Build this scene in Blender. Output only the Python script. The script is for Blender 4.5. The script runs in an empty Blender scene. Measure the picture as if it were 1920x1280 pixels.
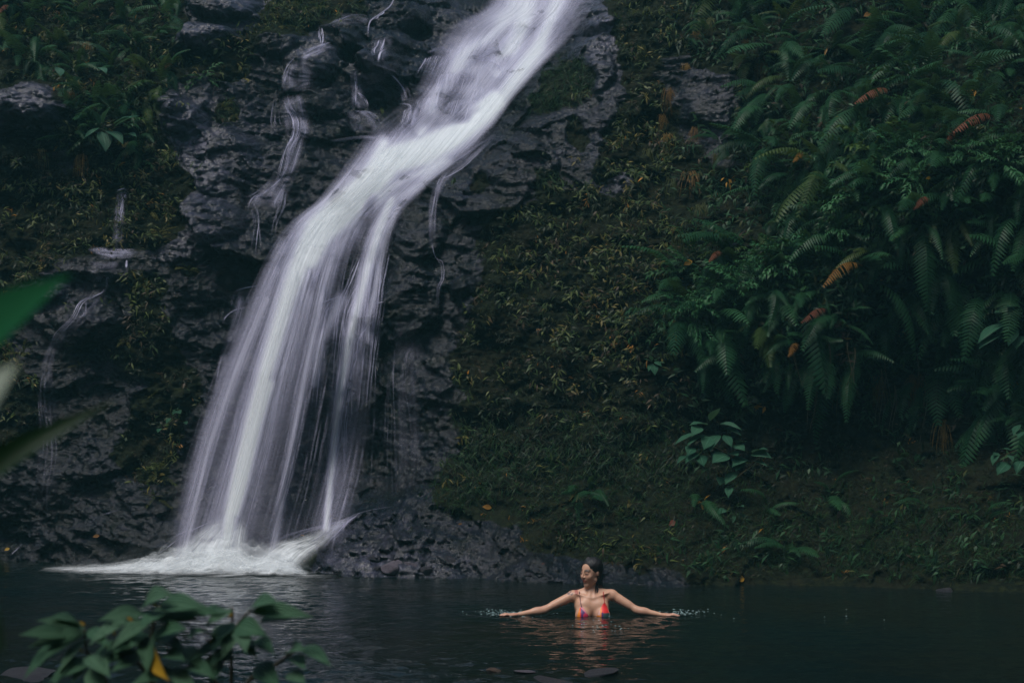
import bpy, math, random
import numpy as np
from mathutils import Vector, Matrix

rng = np.random.default_rng(11)
random.seed(5)
C = bpy.context.scene.collection
SC = bpy.context.scene

# ------------------------------------------------------------------ camera
F = 1920 * 50 / 36.0
CAMZ = 1.55
TH = math.atan(160 / F)
cam_data = bpy.data.cameras.new('camera')
cam_data.lens = 50
cam_data.sensor_width = 36
cam_data.clip_start = 0.05
cam_data.clip_end = 500
cam_data.dof.use_dof = True
cam_data.dof.focus_distance = 12.2
cam_data.dof.aperture_fstop = 5.0
cam = bpy.data.objects.new('camera', cam_data)
cam.location = (0, 0, CAMZ)
cam.rotation_euler = (math.pi / 2 + TH, 0, 0)
C.objects.link(cam)
SC.camera = cam

# ------------------------------------------------------------------ sky and sun
SUN_EL, SUN_AZ = 62, 215      # azimuth from +Y, clockwise: behind the camera and to its left
world = bpy.data.worlds.new('World')
SC.world = world
world.use_nodes = True
wn = world.node_tree
bg = wn.nodes['Background']
sky = wn.nodes.new('ShaderNodeTexSky')
sky.sky_type = 'NISHITA'
sky.sun_disc = False
sky.sun_elevation = math.radians(SUN_EL)
sky.sun_rotation = math.radians(SUN_AZ)
sky.air_density = 1.0
sky.dust_density = 2.5
wn.links.new(sky.outputs[0], bg.inputs[0])
bg.inputs[1].default_value = 0.078
sun_d = bpy.data.lights.new('sun', 'SUN')
sun_d.energy = 1.55
sun_d.angle = math.radians(20)
sun_d.color = (1.0, 0.95, 0.9)
sun = bpy.data.objects.new('sun', sun_d)
C.objects.link(sun)
az, el = math.radians(SUN_AZ), math.radians(SUN_EL)
sdir = Vector((math.sin(az) * math.cos(el), math.cos(az) * math.cos(el), math.sin(el)))
sun.rotation_euler = sdir.to_track_quat('Z', 'Y').to_euler()
SC.view_settings.view_transform = 'Standard'
SC.view_settings.look = 'None'
SC.view_settings.gamma = 1
SC.view_settings.use_curve_mapping = False
SC.view_settings.exposure = 0.42
SC.cycles.use_denoising = True
SC.cycles.max_bounces = 6
SC.cycles.diffuse_bounces = 3
SC.cycles.glossy_bounces = 3
SC.cycles.transmission_bounces = 3
SC.cycles.volume_bounces = 0
SC.cycles.transparent_max_bounces = 24
SC.cycles.caustics_reflective = False
SC.cycles.caustics_refractive = False


# ------------------------------------------------------------------ maths helpers
def ray(px, py):
    px = np.asarray(px, float); py = np.asarray(py, float)
    a = (px - 960) / F; b = (640 - py) / F
    return a, math.cos(TH) - b * math.sin(TH), math.sin(TH) + b * math.cos(TH)


def at(px, py, Y):
    """the point seen at a picture position, at distance Y from the camera"""
    dx, dy, dz = ray(px, py)
    t = Y / dy
    return np.stack([dx * t, np.broadcast_to(Y, np.shape(dx * t)) * 1.0, CAMZ + dz * t], -1)


def proj(X, Y, Z):
    z = Z - CAMZ
    fw = Y * math.cos(TH) + z * math.sin(TH)
    up = -Y * math.sin(TH) + z * math.cos(TH)
    return 960 + F * X / fw, 640 - F * up / fw


def on_water(px, py, z=0.0):
    dx, dy, dz = ray(px, py)
    t = (z - CAMZ) / dz
    return dx * t, dy * t


_perm = np.random.default_rng(3).permutation(65536).astype(np.int64)


def _h(i, j, s):
    return _perm[(_perm[(i + s * 131) & 65535] + j) & 65535]


def noise(x, y, s=0):
    xi = np.floor(x).astype(np.int64); yi = np.floor(y).astype(np.int64)
    xf = x - xi; yf = y - yi
    u = xf * xf * xf * (xf * (xf * 6 - 15) + 10); v = yf * yf * yf * (yf * (yf * 6 - 15) + 10)

    def g(i, j, dx, dy):
        a = _h(i, j, s) * (2 * math.pi / 65536)
        return np.cos(a) * dx + np.sin(a) * dy
    n00 = g(xi, yi, xf, yf); n10 = g(xi + 1, yi, xf - 1, yf)
    n01 = g(xi, yi + 1, xf, yf - 1); n11 = g(xi + 1, yi + 1, xf - 1, yf - 1)
    return 1.4 * ((n00 * (1 - u) + n10 * u) * (1 - v) + (n01 * (1 - u) + n11 * u) * v)


def fbm(x, y, o=4, s=0, ridge=False):
    t = 0; a = 1.0; n = 0
    for k in range(o):
        v = noise(x * 2 ** k, y * 2 ** k, s + k * 7)
        if ridge:
            v = 1 - 2 * np.abs(v)
        t = t + a * v; n += a; a *= .52
    return t / n


def facets(x, y, s=0, tilt=.8, jit=.95):
    """blocky broken rock: every cell of a jittered lattice is a tilted plane; returns height and edge distance"""
    xi = np.floor(x).astype(np.int64); yi = np.floor(y).astype(np.int64)
    b1 = np.full(x.shape, 9.); b2 = b1.copy(); val = np.zeros(x.shape)
    for di in (-1, 0, 1):
        for dj in (-1, 0, 1):
            i = xi + di; j = yi + dj
            cx = i + .5 + jit * (_h(i, j, s) / 65536 - .5); cy = j + .5 + jit * (_h(i, j, s + 1) / 65536 - .5)
            dx = x - cx; dy = y - cy
            d = dx * dx + dy * dy
            v = (_h(i, j, s + 2) / 65536 - .5) + tilt * (dx * (_h(i, j, s + 3) / 32768 - 1) + dy * (_h(i, j, s + 4) / 32768 - 1))
            m = d < b1
            b2 = np.where(m, b1, np.minimum(b2, d)); val = np.where(m, v, val); b1 = np.where(m, d, b1)
    return val, np.sqrt(b2) - np.sqrt(b1)


def sstep(x, a, b):
    t = np.clip((x - a) / (b - a), 0, 1)
    return t * t * (3 - 2 * t)


# ------------------------------------------------------------------ painted maps of what grows where (picture grid -> later stored on the rock itself)
MQ = 4; MX0, MY0, MX1, MY1 = -400, -300, 2320, 1340
MW, MH = (MX1 - MX0) // MQ, (MY1 - MY0) // MQ
_gx, _gy = np.meshgrid(MX0 + MQ * (np.arange(MW) + .5), MY0 + MQ * (np.arange(MH) + .5))


def poly_mask(polys):
    m = np.zeros((MH, MW), bool)
    for p in polys:
        a = np.zeros((MH, MW), bool)
        for (x0, y0), (x1, y1) in zip(p, p[1:] + p[:1]):
            if y0 == y1:
                continue
            c = ((_gy > min(y0, y1)) & (_gy <= max(y0, y1)) & (_gx < x0 + (_gy - y0) * (x1 - x0) / (y1 - y0)))
            a ^= c
        m |= a
    return m.astype(float)


def blur(a, r):
    if r <= 0:
        return a
    k = np.exp(-.5 * (np.arange(-3 * r, 3 * r + 1) / r) ** 2); k /= k.sum()
    p = np.pad(a, 3 * r, mode='edge')
    p = np.apply_along_axis(lambda v: np.convolve(v, k, 'valid'), 0, p)
    return np.apply_along_axis(lambda v: np.convolve(v, k, 'valid'), 1, p)


def sample_map(m, px, py):
    u = np.clip((np.asarray(px) - MX0) / MQ - .5, 0, MW - 1.001); v = np.clip((np.asarray(py) - MY0) / MQ - .5, 0, MH - 1.001)
    i = u.astype(int); j = v.astype(int); a = u - i; b = v - j
    return (m[j, i] * (1 - a) + m[j, i + 1] * a) * (1 - b) + (m[j + 1, i] * (1 - a) + m[j + 1, i + 1] * a) * b


ROCK = [
    [(-400, 150), (60, 158), (125, 198), (128, 222), (60, 245), (-400, 265)],
    [(80, 285), (120, 276), (165, 300), (130, 318), (90, 312)],
    [(-400, 300), (30, 315), (10, 345), (-400, 345)],
    [(320, 55), (360, 0), (350, -300), (560, -300), (540, 0), (470, 40), (435, 60), (430, 95), (380, 100)],
    [(290, 168), (400, 155), (470, 95), (520, 62), (620, 62), (690, 15), (700, -300), (1180, -300), (1150, 10), (1165, 60), (1160, 150), (1120, 260), (1090, 340), (980, 380), (905, 395), (880, 470), (905, 560), (850, 640), (855, 740), (850, 860), (800, 930), (600, 1000), (300, 1060), (240, 930), (370, 870), (360, 740), (385, 690), (330, 640), (310, 540), (270, 500), (290, 440), (370, 370), (345, 320), (320, 240)],
    [(130, 470), (270, 475), (250, 530), (250, 600), (180, 640), (60, 650), (-40, 560), (60, 530)],
    [(-40, 620), (180, 640), (250, 700), (200, 850), (300, 940), (320, 1080), (-400, 1080), (-400, 900), (60, 860), (90, 720)],
    [(1195, 95), (1300, 110), (1400, 150), (1395, 225), (1370, 330), (1300, 330), (1290, 250), (1240, 220), (1230, 160)],
    [(1130, 335), (1210, 320), (1215, 360), (1150, 385)],
    [(1295, 455), (1350, 440), (1410, 460), (1400, 485), (1300, 478)],
    [(940, 520), (1000, 535), (985, 560), (940, 555)],
    [(640, 955), (760, 942), (880, 965), (960, 985), (1000, 1035), (1130, 1062), (1300, 1085), (1330, 1110), (560, 1110)],
]
ROCKM = blur(poly_mask(ROCK), 6)
for (cx, cy, rx, ry) in [(1060, 150, 55, 52), (1020, 195, 40, 22), (1025, 335, 32, 25), (560, 25, 75, 38), (330, 55, 20, 20),
                         (420, 205, 28, 26), (430, 140, 40, 16), (268, 540, 24, 35), (355, 510, 20, 12), (900, 345, 18, 28),
                         (1085, 250, 22, 30), (300, 390, 60, 60), (1150, 10, 30, 25)]:
    ROCKM *= 1 - np.exp(-(((_gx - cx) / rx) ** 2 + ((_gy - cy) / ry) ** 2) ** 1.6)
ROCKM *= 1 - .42 * np.exp(-(((_gx - 1310) / 130) ** 2 + ((_gy - 220) / 150) ** 2) ** 2)
PALEM = sum(k_ * np.exp(-(((_gx - a) / c_) ** 2 + ((_gy - b) / d_) ** 2) ** 1.3) for a, b, c_, d_, k_ in [(385, 75, 70, 30, 1), (470, 5, 90, 30, .9), (335, 235, 55, 75, 1), (385, 340, 50, 60, .7), (330, 450, 60, 40, .6), (40, 195, 110, 45, .9), (430, 280, 90, 80, .45), (400, 430, 90, 60, .4), (1140, 60, 50, 80, .9), (1105, 200, 45, 110, .25), (590, 112, 60, 30, .7), (700, 145, 40, 30, .9), (735, 1062, 180, 30, .6), (690, 1030, 150, 50, .35), (1180, 345, 60, 40, .7), (1345, 200, 60, 90, .35), (90, 560, 110, 70, .35), (1000, 300, 90, 80, .12), (850, 800, 60, 120, .05), (1350, 465, 60, 25, .6), (960, 540, 60, 30, .6), (860, 60, 100, 60, .35)])  # paler lavender rock, with highlights put into its colour and sheen
WETM = blur(poly_mask([[(560, 60), (700, -300), (1200, -300), (1110, 30), (1000, 150), (930, 260), (880, 420), (900, 600), (860, 800), (1000, 960), (900, 1090), (250, 1090), (380, 800), (440, 560), (560, 350)]]), 10)

# ------------------------------------------------------------------ the lie of the cliff: distance of the rock face for a scatter of picture positions
CP = [(-300, 1050, 16.4), (0, 1050, 16.6), (250, 1060, 16.0), (450, 1062, 16.0), (600, 1080, 15.0), (750, 1083, 14.8), (900, 1086, 14.65), (1050, 1089, 14.45), (1200, 1095, 14.15), (1350, 1100, 14.0), (1550, 1103, 13.85), (1750, 1108, 13.6), (1920, 1115, 13.3), (2200, 1125, 12.8),
      (0, 900, 16.7), (0, 700, 16.8), (0, 500, 17.0), (60, 250, 17.2), (60, 350, 17.5), (100, 100, 18.2), (0, 0, 18.5), (200, 400, 17.3), (215, 480, 17.0), (200, 600, 16.8), (200, 780, 16.7), (280, 930, 16.4),
      (330, 60, 19.0), (330, 300, 17.7), (400, 250, 18.0), (400, 450, 17.2), (400, 600, 16.9), (420, 750, 16.8), (560, 800, 16.9), (560, 950, 16.7), (560, 620, 17.1), (560, 110, 19.2), (600, 30, 20.2), (600, 240, 18.6), (560, 400, 17.7), (690, 110, 19.6), (690, 230, 18.9), (850, 20, 21.3), (800, 120, 20.3), (830, 200, 19.4), (760, 290, 18.3), (700, 350, 17.8), (960, 60, 21.0), (1040, 0, 21.8), (930, 200, 19.2), (880, 270, 18.5), (820, 350, 17.6), (740, 430, 17.3), (650, 450, 17.5),
      (720, 600, 16.9), (720, 780, 16.7), (720, 920, 16.4), (860, 450, 17.0), (850, 600, 16.6), (850, 780, 16.3), (820, 900, 16.1), (800, 965, 15.6), (680, 975, 15.7), (760, 1020, 15.1), (940, 960, 15.5), (1000, 1020, 14.9), (1000, 850, 15.9), (1010, 110, 19.3), (1060, 150, 18.4), (1000, 250, 17.8), (1000, 400, 17.1), (1000, 600, 16.4),
      (1130, 20, 19.4), (1250, 0, 18.8), (1250, 150, 18.0), (1350, 250, 17.3), (1200, 350, 17.2), (1150, 500, 16.5), (1300, 500, 16.2), (1200, 700, 15.9), (1200, 880, 15.6), (1150, 1000, 15.0), (1300, 1030, 14.6),
      (1450, 0, 18.2), (1500, 200, 16.8), (1450, 400, 16.2), (1450, 550, 15.6), (1550, 640, 15.4), (1600, 730, 16.1), (1480, 780, 15.9), (1600, 880, 15.7), (1500, 960, 15.2), (1650, 980, 14.8), (1600, 1050, 14.3),
      (1700, 0, 17.4), (1700, 200, 16.0), (1700, 330, 15.3), (1700, 440, 15.0), (1720, 560, 15.8), (1780, 700, 15.9), (1900, 50, 16.6), (1880, 260, 15.0), (1900, 420, 14.7), (1900, 560, 15.0), (1900, 700, 15.3), (1880, 850, 15.1), (1850, 1000, 14.2), (2200, 100, 15.5), (2200, 500, 14.4), (2200, 900, 14.0),
      (-300, 0, 18.2), (-300, 400, 17.0), (-300, 700, 16.6), (900, -250, 24.), (1400, -250, 20.5), (400, -250, 22.), (-300, -250, 20.5), (2100, -250, 18.5)]
cp = np.array(CP, float)
cw = at(cp[:, 0], cp[:, 1], cp[:, 2])


def tps(r2):
    return r2 * np.log(r2 + 1e-9)


_P = cw[:, [0, 2]]
_K = tps(((_P[:, None] - _P[None]) ** 2).sum(-1)) + .05 * np.eye(len(_P))
_A = np.block([[_K, np.c_[np.ones(len(_P)), _P]], [np.r_[[np.ones(len(_P))], _P.T], np.zeros((3, 3))]])
_w = np.linalg.solve(_A, np.r_[cw[:, 1], 0, 0, 0])


def macro(X, Z):
    s = X.shape; X = X.ravel(); Z = Z.ravel()
    out = _w[-3] + _w[-2] * X + _w[-1] * Z
    for k in range(len(_P)):
        out = out + _w[k] * tps((X - _P[k, 0]) ** 2 + (Z - _P[k, 1]) ** 2)
    return out.reshape(s)


def nonuni(lo, a, b, hi, d, D):
    return np.r_[np.arange(lo, a, D), np.arange(a, b, d), np.arange(b, hi + D, D)]


gx = nonuni(-11, -7.2, 7.2, 11, .02, .12)
gz = nonuni(-1.2, -.2, 8.0, 10.0, .02, .12)
CXs = np.arange(-11.2, 11.4, .1); CZs = np.arange(-1.4, 10.4, .1)
_m = macro(*np.meshgrid(CXs, CZs))


def bil(m, xs0, zs0, d, X, Z):
    u = np.clip((X - xs0) / d, 0, m.shape[1] - 1.001); v = np.clip((Z - zs0) / d, 0, m.shape[0] - 1.001)
    i = u.astype(int); j = v.astype(int); a = u - i; b = v - j
    return (m[j, i] * (1 - a) + m[j, i + 1] * a) * (1 - b) + (m[j + 1, i] * (1 - a) + m[j + 1, i + 1] * a) * b


GX, GZ = np.meshgrid(gx, gz)
Ym = bil(_m, -11.2, -1.4, .1, GX, GZ)
PX, PY = proj(GX, Ym, GZ)
wx = 30 * fbm(GX * 1.2, GZ * 1.2, 4, 5); wy = 30 * fbm(GX * 1.2, GZ * 1.2, 4, 9)
rockA = sample_map(ROCKM, PX + wx, PY + wy)
rockA = sstep(rockA + .03 + .62 * fbm(GX * 1.5, GZ * 2.0, 6, 15), .30, .66)
wet = sample_map(WETM, PX, PY)
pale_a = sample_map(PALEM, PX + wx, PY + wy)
# broken layered rock: beds dip gently, blocks of three sizes, and rough grain
dipx = GX + .25 * fbm(GX * .8, GZ * .8, 3, 21); dipz = GZ + .10 * GX + .22 * fbm(GX * .7, GZ * .9, 3, 22)
f1, e1 = facets(dipx * .75, dipz * 1.25, 31, .9)
f2, e2 = facets(dipx * 2.0 + .3 * f1, dipz * 3.4, 41, .9)
f3, e3 = facets(dipx * 5.0 + .3 * f2, dipz * 8.5, 51, .8)
f4, e4 = facets(dipx * 13, dipz * 20, 61, .7)
rid = fbm(dipx * 2.5, dipz * 5, 5, 71, True)
fine = fbm(dipx * 11, dipz * 19, 3, 81, True)
# ledges (flat tops, steep risers) strongest round the upper cascades
led = dipz * 1.9 + .35 * fbm(GX * .9, GZ * .5, 3, 91)
saw = led - np.floor(led)
saw = sstep(saw, .0, .22) * (1 - saw * .75)
ledw = np.exp(-(((PX - 730) / 260) ** 2 + ((PY - 130) / 190) ** 2)) * .34 * (1 + .8 * noise(GX * 1.1, GZ * 1.3, 97)) + np.exp(-(((PX - 400) / 220) ** 2 + ((PY - 520) / 160) ** 2)) * .22
calm = 1 - .55 * np.exp(-(((PX - 760) / 130) ** 2 + ((PY - 320) / 110) ** 2))
mound = sstep(PY, 930, 1000) * sstep(PX, 520, 640) * (1 - sstep(PX, 1150, 1320))
BULGE = [(590, 112, 62, 42, .45), (520, 78, 50, 30, .4), (640, 62, 45, 30, .35), (745, 28, 60, 30, .4), (735, 88, 45, 18, .35), (700, 128, 60, 30, .35), (610, 195, 70, 28, .35), (690, 228, 60, 26, .35), (600, 245, 60, 22, .3),
         (380, 75, 70, 28, .5), (420, 10, 70, 30, .5), (345, 225, 45, 30, .35), (330, 195, 30, 22, .3), (410, 300, 80, 70, .25), (560, 330, 90, 60, .2), (50, 190, 90, 45, .45), (400, 420, 70, 40, .3), (350, 470, 60, 30, .25),
         (1120, 30, 50, 30, .4), (1110, 120, 45, 50, .35), (1000, 160, 60, 50, .3), (840, 195, 30, 34, .3), (800, 130, 30, 26, .15), (880, 120, 34, 22, .2), (960, 300, 90, 50, .3), (780, 430, 60, 60, .25), (770, 560, 60, 70, .25),
         (950, 530, 30, 20, .25), (870, 540, 30, 22, .3), (160, 600, 70, 40, .3), (60, 540, 60, 30, .25), (1330, 180, 60, 60, .2), (1180, 345, 40, 25, .2), (1350, 465, 55, 22, .25),
         (660, 105, 26, 16, -.5), (780, 60, 30, 16, -.4), (560, 180, 40, 8, -.2), (700, 185, 22, 20, -.3), (470, 120, 24, 14, -.3), (350, 110, 70, 14, -.4), (60, 260, 120, 20, -.4)]
bul = np.zeros_like(GX)
for bx_, by_, brx, bry, bam in BULGE:
    q_ = ((PX + wx * .4 - bx_) / brx) ** 2 + ((PY + wy * .4 - by_) / bry) ** 2
    bul = bul - bam * np.sqrt(np.clip(1 - q_, 0, 1)) * .75
disp = (.30 * f1 + .10 * f2 + .050 * f3 + .022 * f4) * calm + .075 * rid + .024 * fine - ledw * saw * .35 + bul
disp = disp * (.62 + .38 * rockA)
disp += mound * (.02 * f2 + .06 * f3 + .02 * f4 + .03 * fine)
vegbump = (1 - rockA) * (.26 * fbm(GX * 2.0, GZ * 2.4, 3, 101) + .09 * fbm(GX * 7, GZ * 8, 3, 103) + .03 * fbm(GX * 19, GZ * 21, 2, 105) - .05)
Ysurf = Ym + disp - vegbump
Ysurf = np.where(GZ < .02, np.minimum(Ysurf, Ysurf - .0), Ysurf)

# regular copies for placing things
RX = np.arange(-11, 11.01, .04); RZ = np.arange(-1.2, 10.0, .04)


def regrid(A):
    ix = np.interp(RX, gx, np.arange(len(gx))); iz = np.interp(RZ, gz, np.arange(len(gz)))
    i = np.clip(ix.astype(int), 0, len(gx) - 2); j = np.clip(iz.astype(int), 0, len(gz) - 2)
    a = (ix - i)[None, :]; b = (iz - j)[:, None]
    return (A[np.ix_(j, i)] * (1 - a) + A[np.ix_(j, i + 1)] * a) * (1 - b) + (A[np.ix_(j + 1, i)] * (1 - a) + A[np.ix_(j + 1, i + 1)] * a) * b


SURF = regrid(Ysurf)
SMOOTH = blur(SURF, 3)
HUG = np.min([np.roll(np.roll(SURF, a, 0), b, 1) for a in (-1, 0, 1) for b in (-1, 0, 1)], axis=0)
HUG = blur(HUG, 1)
ROCKR = regrid(rockA)


def surf(X, Z, m=None):
    return bil(SURF if m is None else m, -11, -1.2, .04, X, Z)


def hit(px, py, m=None, y0=10.0, y1=27.0, st=.04):
    """where the ray through a picture position meets the rock"""
    px = np.atleast_1d(np.asarray(px, float)); py = np.atleast_1d(np.asarray(py, float))
    dx, dy, dz = ray(px, py)
    Y = np.full(px.shape, y0); done = np.zeros(px.shape, bool)
    while Y.min() < y1:
        n = ~done
        if not n.any():
            break
        t = Y[n] / dy[n]
        s = surf(dx[n] * t, CAMZ + dz[n] * t, m)
        g = np.maximum(st, (s - Y[n]) * .25)
        h = s <= Y[n]
        Yn = Y[n]; Yn = np.where(h, Yn, Yn + g); Y[n] = Yn
        dn = done[n]; dn |= h | (Yn > y1); done[n] = dn
        if (Y[~done].min() if (~done).any() else 99) >= y1:
            break
    t = Y / dy
    return np.stack([dx * t, Y, CAMZ + dz * t], -1)


# ------------------------------------------------------------------ mesh and material helpers
def mesh_from(name, V, Fq, smooth=True, attrs=None, uv=None):
    V = np.asarray(V, np.float32); Fq = np.asarray(Fq, np.int32)
    me = bpy.data.meshes.new(name)
    k = Fq.shape[1]
    me.vertices.add(len(V)); me.vertices.foreach_set('co', V.ravel())
    me.loops.add(Fq.size); me.loops.foreach_set('vertex_index', Fq.ravel())
    me.polygons.add(len(Fq)); me.polygons.foreach_set('loop_start', np.arange(0, Fq.size, k, dtype=np.int32))
    me.polygons.foreach_set('loop_total', np.full(len(Fq), k, np.int32))
    me.update(calc_edges=True)
    if smooth:
        me.polygons.foreach_set('use_smooth', np.ones(len(Fq), bool))
    for an, av in (attrs or {}).items():
        av = np.asarray(av, np.float32)
        if av.ndim == 1:
            a = me.attributes.new(an, 'FLOAT', 'POINT'); a.data.foreach_set('value', av)
        elif av.shape[1] == 2:
            a = me.attributes.new(an, 'FLOAT2', 'POINT'); a.data.foreach_set('vector', av.ravel())
        else:
            a = me.attributes.new(an, 'FLOAT_COLOR', 'POINT'); a.data.foreach_set('color', np.c_[av, np.ones(len(av))].astype(np.float32).ravel())
    me.validate()
    return me


def grid_faces(nr, nc):
    i = np.arange(nr - 1)[:, None] * nc + np.arange(nc - 1)[None]
    return np.stack([i, i + 1, i + nc + 1, i + nc], -1).reshape(-1, 4)


def obj(name, me, mat=None, parent=None, loc=None, **props):
    o = bpy.data.objects.new(name, me); C.objects.link(o)
    if mat is not None and me is not None and not me.materials:
        me.materials.append(mat)
    if parent is not None:
        o.parent = parent
    if loc is not None:
        o.location = loc
    for k, v in props.items():
        if v:
            o[k] = v
    return o


class NT:
    """tiny node-tree writer"""
    def __init__(s, name):
        s.m = bpy.data.materials.new(name); s.m.use_nodes = True; s.t = s.m.node_tree
        for n in list(s.t.nodes):
            s.t.nodes.remove(n)
        s.out = s.t.nodes.new('ShaderNodeOutputMaterial')

    def n(s, typ, ins=None, **kw):
        nd = s.t.nodes.new('ShaderNode' + typ)
        for k, v in kw.items():
            setattr(nd, k, v)
        for k, v in (ins or {}).items():
            sock = nd.inputs[k]
            if hasattr(v, 'bl_idname') and hasattr(v, 'outputs'):
                v = v.outputs[0]
            if isinstance(v, bpy.types.NodeSocket):
                s.t.links.new(v, sock)
            else:
                sock.default_value = v if not (isinstance(v, tuple) and len(v) == 3 and sock.type == 'RGBA') else (*v, 1)
        return nd

    def math(s, op, a, b=0.0, c=0.0, clamp=False):
        return s.n('Math', {0: a, 1: b, 2: c}, operation=op, use_clamp=clamp).outputs[0]

    def mix(s, f, a, b, bt='MIX'):
        nd = s.t.nodes.new('ShaderNodeMix'); nd.data_type = 'RGBA'; nd.blend_type = bt
        for i, v in ((0, f), (6, a), (7, b)):
            if isinstance(v, bpy.types.NodeSocket):
                s.t.links.new(v, nd.inputs[i])
            else:
                nd.inputs[i].default_value = (*v, 1) if isinstance(v, tuple) else v
        return nd.outputs[2]

    def attr(s, name, out=2):
        return s.n('Attribute', attribute_name=name).outputs[out]

    def noise(s, vec, scale, detail=4, rough=.55):
        ins = {'Scale': scale, 'Detail': detail, 'Roughness': rough}
        if vec is not None:
            ins['Vector'] = vec
        return s.n('TexNoise', ins).outputs[0]

    def ramp(s, f, stops):
        r = s.n('ValToRGB', {0: f})
        e = r.color_ramp.elements
        while len(e) < len(stops):
            e.new(.5)
        for k, (p, c) in enumerate(stops):
            e[k].position = p
            e[k].color = (*c, 1) if isinstance(c, tuple) else (c, c, c, 1)
        return r.outputs[0]

    def done(s, shader, vol=None):
        if shader is not None:
            s.t.links.new(shader.outputs[0] if hasattr(shader, 'outputs') else shader, s.out.inputs[0])
        if vol is not None:
            s.t.links.new(vol.outputs[0], s.out.inputs[1])
        return s.m


def rock_material():
    t = NT('wet_rock')
    co = t.n('TexCoord').outputs[3]
    mp = t.n('Mapping', {0: co, 3: (1, .6, 1.9)}).outputs[0]
    n1 = t.noise(mp, 1.3, 6, .6); n2 = t.noise(mp, 9, 6, .65); n3 = t.noise(mp, 38, 4, .7)
    base = t.ramp(n2, [(.3, (.002, .005, .008)), (.5, (.006, .010, .016)), (.72, (.020, .023, .038))])
    base = t.mix(t.ramp(n1, [(.42, 0.0), (.62, .6)]), base, (.010, .011, .012))
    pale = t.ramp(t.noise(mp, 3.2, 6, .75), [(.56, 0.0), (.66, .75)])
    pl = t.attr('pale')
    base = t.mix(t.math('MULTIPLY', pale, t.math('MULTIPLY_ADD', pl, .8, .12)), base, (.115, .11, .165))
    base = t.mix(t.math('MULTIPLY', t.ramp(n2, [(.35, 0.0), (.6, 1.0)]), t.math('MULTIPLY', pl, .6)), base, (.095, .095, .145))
    stain = t.ramp(t.noise(co, 2.7, 6, .75), [(.50, 0.0), (.64, .8)])
    base = t.mix(t.math('MULTIPLY', stain, t.math('SUBTRACT', 1.0, pl)), base, (.008, .011, .006))
    mossn = t.noise(co, 14, 5, .7)
    mossc = t.ramp(mossn, [(.3, (.003, .005, .003)), (.5, (.008, .012, .006)), (.7, (.022, .028, .010))])
    brown = t.ramp(t.noise(co, 1.9, 4), [(.45, 0.0), (.62, .7)])
    mossc = t.mix(t.math('MULTIPLY', brown, .55), mossc, (.014, .011, .007))
    rk = t.attr('rock')
    m = t.math('MULTIPLY_ADD', t.math('SUBTRACT', n2, .5), .9, rk)
    m = t.ramp(m, [(.38, 0.0), (.58, 1.0)])
    col = t.mix(m, mossc, base)
    wt = t.attr('wet')
    rr = t.math('MULTIPLY_ADD', n3, .26, .10)
    rr = t.math('SUBTRACT', t.math('MULTIPLY_ADD', n1, .25, rr), t.math('MULTIPLY', wt, .08), clamp=True)
    rgh = t.mix(m, (.95, .95, .95), rr)
    rg = t.n('TexNoise', {'Vector': mp, 'Scale': 13.0, 'Detail': 7.0, 'Roughness': .68}, noise_type='RIDGED_MULTIFRACTAL').outputs[0]
    vor = t.n('TexVoronoi', {'Vector': t.n('Mapping', {0: co, 3: (1, .6, 1.5)}).outputs[0], 'Scale': 16.0, 'Randomness': 1.0}).outputs[0]
    b0 = t.n('Bump', {'Strength': t.math('SUBTRACT', .62, t.math('MULTIPLY', t.attr('wet'), .42)), 'Distance': .045, 'Height': rg})
    b1 = t.n('Bump', {'Strength': t.math('SUBTRACT', .40, t.math('MULTIPLY', t.attr('wet'), .30)), 'Distance': .035, 'Height': vor, 'Normal': b0.outputs[0]})
    b2 = t.n('Bump', {'Strength': .8, 'Distance': .016, 'Height': n3, 'Normal': b1.outputs[0]})
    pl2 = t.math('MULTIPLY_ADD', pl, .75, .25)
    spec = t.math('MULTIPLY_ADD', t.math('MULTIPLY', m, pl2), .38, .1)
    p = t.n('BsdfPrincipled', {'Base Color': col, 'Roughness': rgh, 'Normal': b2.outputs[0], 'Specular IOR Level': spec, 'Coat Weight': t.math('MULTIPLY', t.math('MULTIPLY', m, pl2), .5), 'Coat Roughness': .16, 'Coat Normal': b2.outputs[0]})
    return t.done(p)


M_ROCK = rock_material()
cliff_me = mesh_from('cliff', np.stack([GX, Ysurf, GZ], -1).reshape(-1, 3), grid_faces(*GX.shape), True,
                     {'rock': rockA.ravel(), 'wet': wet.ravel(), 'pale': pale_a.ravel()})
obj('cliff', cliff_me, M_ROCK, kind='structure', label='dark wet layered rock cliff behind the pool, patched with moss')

# ------------------------------------------------------------------ unseen slope added behind the camera to block low sky; the near bank
def slope_material():
    t = NT('sky_block_green')
    co = t.n('TexCoord').outputs[3]
    c = t.ramp(t.noise(co, 3, 6, .7), [(.3, (.006, .012, .006)), (.6, (.02, .045, .018)), (.8, (.04, .07, .02))])
    b = t.n('Bump', {'Strength': 1.0, 'Distance': .4, 'Height': t.noise(co, 2.5, 6, .7)})
    return t.done(t.n('BsdfPrincipled', {'Base Color': c, 'Roughness': .9, 'Normal': b.outputs[0]}))


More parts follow.
